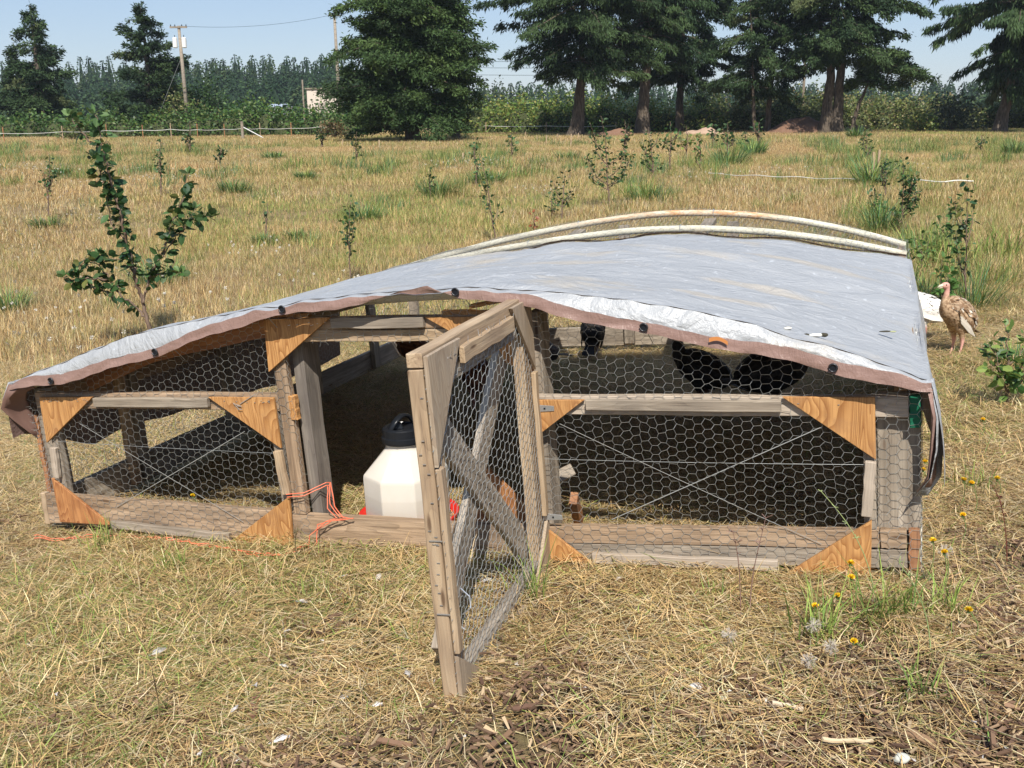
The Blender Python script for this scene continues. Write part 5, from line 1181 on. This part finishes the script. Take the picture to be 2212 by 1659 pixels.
# left pair
conifer('tall narrow dark fir at the far left with a pointed top', gp(92, 100), 11.8, lambda h, a: (3.4*(1-h/11.8)**.8+.25)*(1+.25*math.sin(h*2.6+a)), .35, .5, 120, 13, .12, .25, (.25, .6), .13, .25, seed=11, group='firs on the left beyond the fence', sub=5)
conifer('shorter dark fir leaning against the tall one at the far left', gp(48, 103), 8.7, lambda h, a: (2.7*(1-h/8.7)**.8+.2)*(1+.2*math.sin(h*3+a)), .25, .4, 90, 13, .15, .25, (.25, .6), .13, .25, seed=12, group='firs on the left beyond the fence', sub=5)
conifer('round-topped dark fir left of the transformer pole', gp(325, 98), 11.4, lambda h, a: (3.1*(1-(h/11.4)**2.2)+.35)*(1+.28*math.sin(h*2.1+a*2)), .35, .4, 120, 13, .28, .22, (.25, .6), .13, .05, seed=13, group='firs on the left beyond the fence', sub=5)
# the big bushy one
conifer('broad bushy spruce with foliage down to the ground left of the picture centre', gp(890, 67), 13.4, lambda h, a: 4.8*math.sqrt(max(.01, 1-(max(0, h-2.8)/11.5)**1.7))*(.9+.16*math.sin(h*2.3+a*2)+.14*math.sin(h*4.7+a*5))+.1, .42, 1.3, 330, 14, .16, .30, (.2, .42), .10, .25, seed=21, ex=1.05, side=.4, cat='spruce tree', name='spruce_tree', pal=np.array([(.036, .064, .022), (.050, .090, .028), (.072, .118, .034), (.095, .145, .042), (.11, .145, .055)]))
conifer('slim dark spruce top rising behind the right shoulder of the broad bushy spruce', gp(985, 74), 15.0, lambda h, a: 1.5*(1-h/15.)**.4+.15 if h > 6.4 else .8, .25, 3.0, 60, 12, -.1, .5, (.3, .6), .11, .9, seed=22, cat='spruce tree', name='spruce_tree')
# middle group
conifer('tall fir with pale grey trunk and low drooping boughs at the picture centre', gp(1247, 80), 20, lambda h, a: wide(h, 4.4, 6.6)*(.82+.2*math.sin(h*1.9+a*2)+.14*math.sin(h*4.1+a*3)), 0.62, 4.4, 190, 12, -.02, .24, (.25, .6), .10, 1.0, ex=.95, seed=31, trunks=[[(-.15, 0, -.2), (.1, 0, 2.0), (.3, 0, 5), (.4, 0, 17)]], side=.34)
conifer('dark fir with a thick nearly black trunk right of the centre fir', gp(1390, 85), 20, lambda h, a: wide(h, 3.4, 5.6)*(.8+.25*math.sin(h*2+a)+.14*math.sin(h*4.4+a*3)), 0.6, 6.0, 150, 12, .0, .24, (.25, .6), .10, 1.1, ex=.95, seed=32, trunks=[[(-.1, 0, -.2), (.0, 0, 3.0), (.45, 0, 9), (.6, 0, 18)]])
conifer('dark fir filling the gap right of the thick black trunk', gp(1468, 92), 19, lambda h, a: wide(h, 4.2, 5.2)*(.8+.25*math.sin(h*2+a)), 0.35, 4.4, 130, 12, -.04, .30, (.28, .65), .11, 1.1, ex=1.0, seed=33)
conifer('slender leaning fir with thin crown behind the sapling rows', gp(1630, 84), 11.5, lambda h, a: 3.3*(.75+.35*math.sin(h*2.4+a)), .17, 3.2, 44, 13, -.02, .32, (.25, .55), .10, .8, seed=34, trunks=[[(.05, 0, -.2), (-.35, 0, 5), (-.9, 0, 11.5)]])
conifer('slender straight fir with bare sky showing through its boughs', gp(1658, 86), 19, lambda h, a: wide(h, 3.4, 4.4)*(.72+.36*math.sin(h*2.4+a)), 0.26, 3.6, 85, 12, -.02, .28, (.25, .55), .10, 1.1, ex=1.0, seed=35, trunks=[[(0, 0, -.2), (.2, 0, 6), (.25, 0, 17)]])
conifer('twin-trunked fir with a full crown right of the centre', gp(1795, 83), 19, lambda h, a: wide(h, 4.2, 6.2, 4, 8.5)*(.82+.22*math.sin(h*1.8+a*1.5)+.14*math.sin(h*4+a*3))*(1.1 if math.cos(a) > .2 and h < 9 else 1.0), 0.48, 5.4, 190, 13, -.0, .22, (.24, .5), .11, .75, ex=.95, seed=36, trunks=[[(-.45, 0, -.2), (-.25, 0, 4), (-.3, 0, 9), (-.1, 0, 16.5)], [(.5, 0, -.2), (.45, 0, 4), (.7, 0, 9), (.6, 0, 15)]], pal=DK*1.25)
conifer('small leaning fir with a bent bare trunk right of the twin-trunked fir', gp(1842, 82), 6.0, lambda h, a: 3.4*(.75+.3*math.sin(h*3+a))*(1.15 if math.cos(a) > 0 else .7), .19, 4.0, 44, 13, .02, .16, (.24, .5), .11, .35, seed=37, trunks=[[(-.1, 0, -.2), (.4, 0, 2.2), (1.3, 0, 4.6), (2.2, 0, 6.0)]], pal=DK*1.2)
conifer('heavy hanging-branched fir at the right edge of the picture', gp(2163, 80), 20, lambda h, a: wide(h, 3.2, 7.2, 3, 10)*(.74+.32*math.sin(h*1.6+a*1.5)+.12*math.sin(h*4+a*3)), 0.5, 3.0, 150, 12, -.06, .30, (.35, .85), .12, 1.9, ex=.95, seed=38, trunks=[[(-.1, 0, -.2), (.35, 0, 3.0), (.7, 0, 7), (1.2, 0, 17)]], side=.2)
conifer('dark fir behind the heavy one, mostly cut by the right edge', gp(2225, 92), 15, lambda h, a: 4.3*(.8+.3*math.sin(h*2+a)), .35, 3.0, 90, 11, -.02, .36, (.3, .7), .12, 1.0, seed=39)

# ------------------------------------------------------------ shrubs and thickets
def leafmass(mb, c, r, n, size, pal, flat=1.0, upward=.3):
    d = rng.normal(0, 1, (n, 3)); d /= np.linalg.norm(d, axis=1)[:, None]; d[:, 2] = np.abs(d[:, 2])*1.0-.08
    rad = rng.uniform(.6, 1.04, (n, 1)); lump = 1+.16*np.sin(d[:, :1]*7+c[0])+.12*np.sin(d[:, 1:2]*9+c[1])
    P = np.array(c)+d*np.array(r)*rad*lump; D = rng.normal(0, 1, (n, 3)); D[:, 2] = D[:, 2]*.6+upward
    C = pal[rng.integers(0, len(pal), n)]*rng.uniform(.7, 1.3, (n, 1)); quads(P, D, size*rng.uniform(.6, 1.3, n), size*.6*rng.uniform(.7, 1.2, n), C, mb)
GBRI = np.array([(.05, .115, .025), (.075, .15, .03), (.10, .18, .04), (.04, .085, .02), (.13, .17, .04)])
GYEL = np.array([(.16, .24, .05), (.22, .27, .06), (.12, .20, .04), (.32, .30, .08), (.10, .16, .04)])
GOLI = np.array([(.15, .18, .05), (.19, .20, .06), (.11, .15, .04), (.25, .21, .10), (.09, .125, .04)])
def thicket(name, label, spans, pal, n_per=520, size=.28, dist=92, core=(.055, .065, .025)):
    """spans: (u0, u1, top_v) along the picture, one overgrown bank; a solid dark twiggy core inside"""
    mb = MB(); x0 = at_y(spans[0][0], 252, dist).x
    base = Vector((x0, dist, 0)); cb = bmesh.new()
    for (u0, u1, tv) in spans:
        xa, xb = at_y(u0, 252, dist).x, at_y(u1, 252, dist).x; h = at_y((u0+u1)/2, tv, dist).z; m = max(1, math.ceil(abs(xb-xa)/2.2))
        for k in range(m):
            for row in range(2):
                cx = xa+(xb-xa)*(k+.5)/m+random.uniform(-.6, .6); cy = dist+row*2.8+random.uniform(-.8, .8); hh = h*random.uniform(.78, 1.08)*(1+.08*row); rr = (1.9*random.uniform(.85, 1.2), 1.9, hh)
                leafmass(mb, (cx-base.x, cy-base.y, float(gz(cx, cy))), rr, int(1.5*n_per*max(.5, hh/3)), size, pal, upward=.25)
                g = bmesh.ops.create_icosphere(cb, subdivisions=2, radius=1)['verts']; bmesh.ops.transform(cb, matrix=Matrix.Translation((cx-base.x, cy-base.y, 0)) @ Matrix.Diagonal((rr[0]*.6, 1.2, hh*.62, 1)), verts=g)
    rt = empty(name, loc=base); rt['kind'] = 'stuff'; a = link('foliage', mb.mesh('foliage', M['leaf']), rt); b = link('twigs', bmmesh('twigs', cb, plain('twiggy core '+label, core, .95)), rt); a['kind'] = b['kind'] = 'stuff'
    return rt
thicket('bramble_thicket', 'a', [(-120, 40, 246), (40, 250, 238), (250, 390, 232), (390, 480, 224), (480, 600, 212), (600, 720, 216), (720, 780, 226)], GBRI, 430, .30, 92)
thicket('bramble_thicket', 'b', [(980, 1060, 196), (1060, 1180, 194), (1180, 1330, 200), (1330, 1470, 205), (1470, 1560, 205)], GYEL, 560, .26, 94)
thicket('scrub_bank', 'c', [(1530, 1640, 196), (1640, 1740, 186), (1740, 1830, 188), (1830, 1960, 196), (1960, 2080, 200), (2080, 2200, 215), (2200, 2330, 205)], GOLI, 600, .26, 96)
def shrub(u, dist, tv, wpx, label, pal, size=.22, n=900, name='shrub', cat='shrub'):
    b = gp(u, dist); h = at_y(u, tv, dist).z; w = wpx*dist/F_PX/2; rt = empty(name, loc=b); tag(rt, label, cat); mb = MB(); st = MB()
    for k in range(5):
        a = k*1.3; leafmass(mb, (.35*w*math.cos(a), .3*w*math.sin(a), h*.18*k*.5), (w*.72, w*.6, h*random.uniform(.5, .68)), n//5, size, pal); st.add(*tube([(0, 0, 0), (.4*w*math.cos(a), .3*w*math.sin(a), h*.6)], [.06, .02], 5))
    link('stems', st.mesh('stems', M['bark']), rt); link('foliage', mb.mesh('foliage', M['leaf']), rt)
shrub(395, 96, 180, 110, 'brownish green shrub around the foot of the transformer pole', GOLI, .24, 1500); shrub(455, 100, 152, 110, 'broad dark green tree right of the transformer pole', np.array([(.03, .065, .02), (.045, .09, .025), (.06, .105, .03)]), .3, 2600, 'broadleaf_tree', 'tree')
shrub(262, 99, 205, 90, 'green leafy shrub left of the round-topped fir', GBRI*.8, .26, 1300); shrub(470, 95, 228, 60, 'grey-green shrub at the fence right of the transformer pole', GOLI*.9, .22, 700)
shrub(720, 78, 250, 70, 'russet shrub at the fence end left of the bushy spruce', np.array([(.15, .10, .04), (.10, .11, .035), (.2, .13, .06)]), .18, 900); shrub(155, 80, 268, 80, 'low brown-green bush at the left fence', GOLI, .18, 700)
shrub(2060, 88, 185, 120, 'tall grey-green willow bush behind the right meadow edge', np.array([(.07, .09, .05), (.10, .12, .07), (.05, .07, .035)]), .26, 1800); shrub(1070, 130, 168, 70, 'distant pale green tree between the bushy spruce and the centre fir', np.array([(.06, .09, .05), (.08, .11, .06)]), .35, 900, 'broadleaf_tree', 'tree')
shrub(1990, 84, 235, 90, 'olive bush beside the grey-green willow bush', GYEL*.8, .22, 900)

# mounds of earth
def mound(u, dist, tv, wpx, mat, label):
    b = gp(u, dist); h = max(.3, at_y(u, tv, dist).z); w = wpx*dist/F_PX/2; bm = bmesh.new(); bmesh.ops.create_grid(bm, x_segments=34, y_segments=24, size=1)
    for q in bm.verts:
        r = math.hypot(q.co.x, q.co.y); z = max(0, 1-r*r)**1.1*(1+.45*mnoise.noise(q.co*2.2+Vector((u, 0, 0))))+.06*mnoise.noise(q.co*9); q.co = Vector((q.co.x*w, q.co.y*w*.7, z*h-.05))
    o = link('earth_mound', bmmesh('earth_mound', bm, M[mat], False), loc=b); tag(o, label, 'earth mound')
mound(1745, 85, 256, 190, 'dirt', 'dark reddish earth mound behind the twin-trunked fir'); mound(1850, 86, 268, 90, 'dirt', 'smaller reddish earth heap right of the bent trunk'); mound(1520, 82, 275, 110, 'pale_dirt', 'low pale earth mound right of the dark fir trunk')
mound(1330, 78, 280, 120, 'dirt', 'low dark heap between the centre fir and the black trunk')

# ------------------------------------------------------------ fence on the left
def build_fence():
    pts = [(-60, 312, 1.1), (10, 310, 1.1), (137, 306, 1.1), (232, 303, 1.2), (310, 303, 1.15), (371, 303, 1.25), (428, 302, 1.2), (486, 300, 1.15), (525, 302, 1.35), (563, 299, 1.2), (630, 297, 1.2), (695, 296, 1.3)]
    rt = empty('pasture_fence', loc=at(525, 302)); tag(rt, 'pasture fence of thin posts and one white rail along the left meadow edge', 'fence'); B = rt.location
    tops = []
    for u, v, h in pts:
        p = at(u, v)-B
        if u == 525:
            V, F = tube([p-Vector((0, 0, .1)), p+Vector((0, 0, h))], .11, 10); link('corner_post', npmesh('corner_post', V, F, M['pole_wood']), rt, )['label'] = 'thick pale corner post'
            V, F = tube([p+Vector((.05, 0, .95)), p+Vector((1.6, 0, .1))], .035, 6); link('brace', npmesh('brace', V, F, M['white']), rt)
        else:
            V, F = boxv((p.x, p.y, p.z+h/2-.05), (.055, .055, h+.1)); link('post', npmesh('post', V, F, M['tan_wood'] if u % 2 else M['red_wood']), rt)
        tops.append(p+Vector((0, -.04, h*.62+random.uniform(-.03, .05))))
    for a, b in zip(tops[:-1], tops[1:]):
        t = np.linspace(0, 1, 7)[:, None]; P = np.array(list(a))*(1-t)+np.array(list(b))*t; P[:, 2:] -= .12*t*(1-t)*2; V, F = tube(P, .019, 5); link('rail', npmesh('rail', V, F, M['rope']), rt)
    # the rail runs on beyond the bushy spruce and the centre fir
    ext = [(695, 296), (800, 293), (950, 291), (1050, 291), (1180, 292), (1330, 292)]; last = None
    for k, (u, v) in enumerate(ext):
        q = at(u, v)-B+Vector((0, 0, .75))
        if last is not None:
            t = np.linspace(0, 1, 9)[:, None]; P = np.array(list(last))*(1-t)+np.array(list(q))*t; P[:, 2:] -= .25*t*(1-t); V, F = tube(P, .017, 5); link('rail', npmesh('rail', V, F, M['rope']), rt)
        V, F = boxv((q.x, q.y, q.z-.3), (.06, .06, 1.2)); link('post', npmesh('post', V, F, M['tan_wood']), rt); last = q
build_fence()
# stakes of the tree rows
for k, (u, v, h, s) in enumerate([(1160, 308, 14, 'left of the centre fir'), (740, 318, 16, 'at the foot of the bushy spruce, the leftmost'), (1205, 302, 12, 'second left of the centre fir'), (820, 322, 18, 'at the foot of the bushy spruce, the nearer'), (1233, 318, 26, 'in front of the centre fir trunk'), (1250, 305, 16, 'touching the centre fir trunk'), (1180, 314, 20, 'one row before the centre fir'), (1135, 300, 14, 'between the bushy spruce and the centre fir'),
        (1283, 300, 16, 'right of the centre fir trunk'), (1405, 305, 18, 'right of the dark trunk'), (1885, 385, 52, 'left one of the tall pair before the right mounds'), (1897, 378, 50, 'right one of the tall pair before the right mounds'), (1985, 318, 18, 'at the right meadow edge'), (323, 520, 26, 'behind the apple tree stem'), (1000, 352, 20, 'by the slender sapling in mid meadow')]):
    b = at(u, v); hh = h*b.y/F_PX*1.05; o = plank('wooden_stake', b-Vector((0, 0, .05)), b+Vector((random.uniform(-.03, .03), 0, hh)), .055 if b.y > 20 else .04, .03, 'tan_wood', 'pale wooden stake '+s, 'stake', (0, -1, 0)); o['group'] = 'pale stakes of the tree rows'
def rope(pts, label, r=.008):
    P = []
    for a, b in zip(pts[:-1], pts[1:]):
        for t in np.linspace(0, 1, 9)[:-1]: q = at(a[0]*(1-t)+b[0]*t, a[1]*(1-t)+b[1]*t); P.append((q.x, q.y, q.z+.13+.012*math.sin(len(P)*.7)))
    V, F = tube(P, r, 6); o = link('white_rope', npmesh('white_rope', V, F, M['rope'])); tag(o, label, 'rope')
rope([(1530, 386), (1600, 391), (1680, 394), (1760, 398), (1860, 402)], 'pale rope lying across the meadow behind the roof hoops'); rope([(1960, 404), (2040, 407), (2110, 405)], 'bright white rope lying in the meadow beyond the right grass bunch', .012)

# ------------------------------------------------------------ utility poles, wires, buildings
def pole(u, dist, tv, label, arm=1.1, trafo=False, r=.17):
    b = gp(u, dist); top = at_y(u-2, tv, dist).z; rt = empty('utility_pole', loc=b); tag(rt, label, 'utility pole', 'utility poles beyond the meadow')
    V, F = tube([(0, 0, -.3), (-.05, 0, top*.5), (-.10, 0, top)], [r*1.1, r*.95, r*.75], 12); link('pole', npmesh('pole', V, F, M['pole_wood'], smooth=True), rt)
    V, F = boxv((-.10, -.12, top-.12), (arm*2, .12, .15)); link('crossarm', npmesh('crossarm', V, F, M['grey_wood']), rt)
    for x in (-arm*.9, -arm*.4, arm*.4, arm*.9):
        V, F = tube([(x-.10, -.12, top-.04), (x-.10, -.12, top+.1)], [.05, .035], 8); link('insulator', npmesh('insulator', V, F, M['black_plastic']), rt)
    if trafo:
        for x in (-.42, .38):
            z0 = at_y(u, 103, dist).z; V, F = tube([(x-.1, -.1, z0), (x-.1, -.1, z0+.05), (x-.1, -.1, z0+.82), (x-.1, -.1, z0+.9)], [.15, .21, .21, .12], 16); c_ = link('transformer', npmesh('transformer', V, F, M['white']), rt)
            V, F = tube([(x-.1, -.1, z0+.9), (x-.08, -.1, z0+1.08)], .03, 6); link('bushing', npmesh('bushing', V, F, M['black_plastic']), c_)
    return b, top
b1, t1 = pole(405, 95, 55, 'wooden utility pole with crossarm and two white transformers', .75, True); b2, t2 = pole(735, 105, 30, 'wooden utility pole rising behind the broad bushy spruce', .55, False); b3, t3 = pole(1733, 112, 20, 'utility pole seen between the slender fir and the twin-trunked fir', .6, False, .15)
def cable(a, b, sag, label, r=.018):
    t = np.linspace(0, 1, 30)[:, None]; P = np.array(list(a))*(1-t)+np.array(list(b))*t; P[:, 2:] -= sag*4*t*(1-t); V, F = tube(P, r, 4); o = link('power_cable', npmesh('power_cable', V, F, M['black_plastic'])); tag(o, label, 'cable')
cable((b1.x-.2, b1.y, t1-.02), (b2.x-.2, b2.y, t2-.05), .5, 'thin power cable between the transformer pole and the second pole', .012)
for z, s in ((0, 'uppermost'), (-.7, 'middle'), (-1.5, 'lowest')):
    cable((-12, 125, at_y(1000, 128, 125).z+z), (32, 125, at_y(1000, 122, 125).z+z), .5, s+' of the thin cables crossing the sky gap beside the centre fir', .02)
V, F = tube([(b1.x-.1, b1.y, t1*.72), (b1.x-3.6, b1.y+.5, .2)], .018, 4); o = link('guy_wire', npmesh('guy_wire', V, F, M['wire'])); tag(o, 'slanting guy wire left of the transformer pole', 'guy wire')
def building(name, u, dist, v0, v1, wpx, roof, label, cat, depth=4):
    b = gp(u, dist); z1, z0 = at_y(u, v0, dist).z, 0; w = wpx*dist/F_PX; rt = empty(name, loc=b); tag(rt, label, cat)
    V, F = boxv((0, 0, z1/2), (w, depth, z1)); link('wall', npmesh('wall', V, F, M['white'] if roof else plain('tank wall', (.62, .54, .46), .7, 0, .12)), rt)
    if roof:
        hh = .5; V = np.array([(-w/2-.3, -depth/2-.3, z1), (w/2+.3, -depth/2-.3, z1), (w/2+.3, depth/2+.3, z1), (-w/2-.3, depth/2+.3, z1), (-w/2-.3, 0, z1+hh), (w/2+.3, 0, z1+hh)])
        link('roof', npmesh('roof', V, [np.array([[0, 1, 5, 4], [3, 4, 5, 2], [0, 3, 2, 1]]), np.array([[0, 4, 3], [1, 2, 5]])], plain('metal roof', (.50, .55, .62), .35, .3)), rt)
        V, F = boxv((w*.2, -depth/2-.03, z1*.5), (.9, .05, 1.1)); link('window', npmesh('window', V, F, M['black_plastic']), rt)
    else:
        V, F = boxv((0, -depth/2-.02, z1*.45), (1.0, .06, 2.2)); link('door', npmesh('door', V, F, plain('shed door', (.35, .30, .26), .7)), rt); V, F = boxv((0, 0, z1+.05), (w+.3, depth+.3, .12)); link('roof', npmesh('roof', V, F, M['grey_wood']), rt)
        V, F = tube([(-w/2-.6, -1, 0), (-w/2-.6, -1, z1+1.0)], .09, 8); link('post', npmesh('post', V, F, M['pole_wood']), rt)
building('white_shed', 705, 118, 193, 240, 62, False, 'flat-roofed pale shed peeking out left of the broad bushy spruce', 'shed'); building('house', 607, 172, 231, 240, 26, True, 'small distant house with a bluish white roof before the far forest', 'house', 8)

# ------------------------------------------------------------ far forest and hills
def forest():
    mb = MB(); g = np.random.default_rng(5); pal = np.array([(.022, .050, .022), (.032, .066, .026), (.042, .080, .030), (.028, .056, .026), (.055, .085, .032)])
    def tree(x, y, z, H, wd, n=260):
        h = H*(g.random(n)**.85); r = wd*(1-(h/H)**g.choice((1.15, 1.5, 2.4)))**.85+.08; a = g.uniform(0, 2*np.pi, n); P = np.stack([x+r*np.cos(a)*.7, y+r*np.sin(a)*.7, z+h+.2], -1); k = .5+.5*(1-h/H)
        D = np.stack([np.cos(a), np.sin(a), g.uniform(-.7, .1, n)], -1); C = pal[g.integers(0, 5)]*g.uniform(.75, 1.25, (n, 1)); quads(P, D, g.uniform(.8, 1.7, n)*k, g.uniform(.5, .9, n)*k, C, mb)
        V, F = tube([(x, y, z-.5), (x, y, z+H*.55), (x, y, z+H)], [wd*.6, wd*.28, .04], 6); mb.add(V, F, pal[0]*.8)
    for y0, top, xa, xb, st, hv in ((235, 178, -150, -30, 2.4, 1), (255, 158, -150, -32, 2.0, 1), (285, 140, -160, -34, 2.0, 1), (310, 124, -170, -36, 2.0, 1), (325, 118, -175, -38, 2.4, 1), (330, 186, -30, 190, 3.6, 1), (360, 180, -40, 210, 3.6, 1), (230, 208, 60, 130, 3.4, 1)):
        for x in np.arange(xa, xb, st):
            yy = y0+g.uniform(-8, 8); zt = at_y(1106, top, yy).z
            u = 1106+F_PX*x/yy
            if y0 < 320: zt *= np.interp(u, [0, 150, 330, 520, 700, 760], [.94, .80, .88, 1.04, 1.0, .95])
            zg = 3.0*max(0, (yy-150)/250)**1.5; tree(x+g.uniform(-1, 1), yy, zg, max(3.5, (zt-zg)*g.uniform(.86, 1.06)), g.uniform(3.0, 4.6))
    o = link('far_forest', mb.mesh('far_forest', M['needle'])); tag(o, kind='stuff')
forest()

# ------------------------------------------------------------ summer haze: one closed box of thin air
def haze():
    V, Q = boxv((0, 195, 12), (760, 430, 42)); t = bpy.data.materials.new('summer haze'); t.use_nodes = True; n = t.node_tree; n.nodes.clear(); o = n.nodes.new('ShaderNodeOutputMaterial'); p = n.nodes.new('ShaderNodeVolumePrincipled')
    p.inputs['Color'].default_value = (.72, .82, .95, 1); p.inputs['Density'].default_value = .0002; n.links.new(p.outputs[0], o.inputs['Volume']); ob = link('haze', npmesh('haze', V, Q, t)); tag(ob, kind='stuff')
haze()
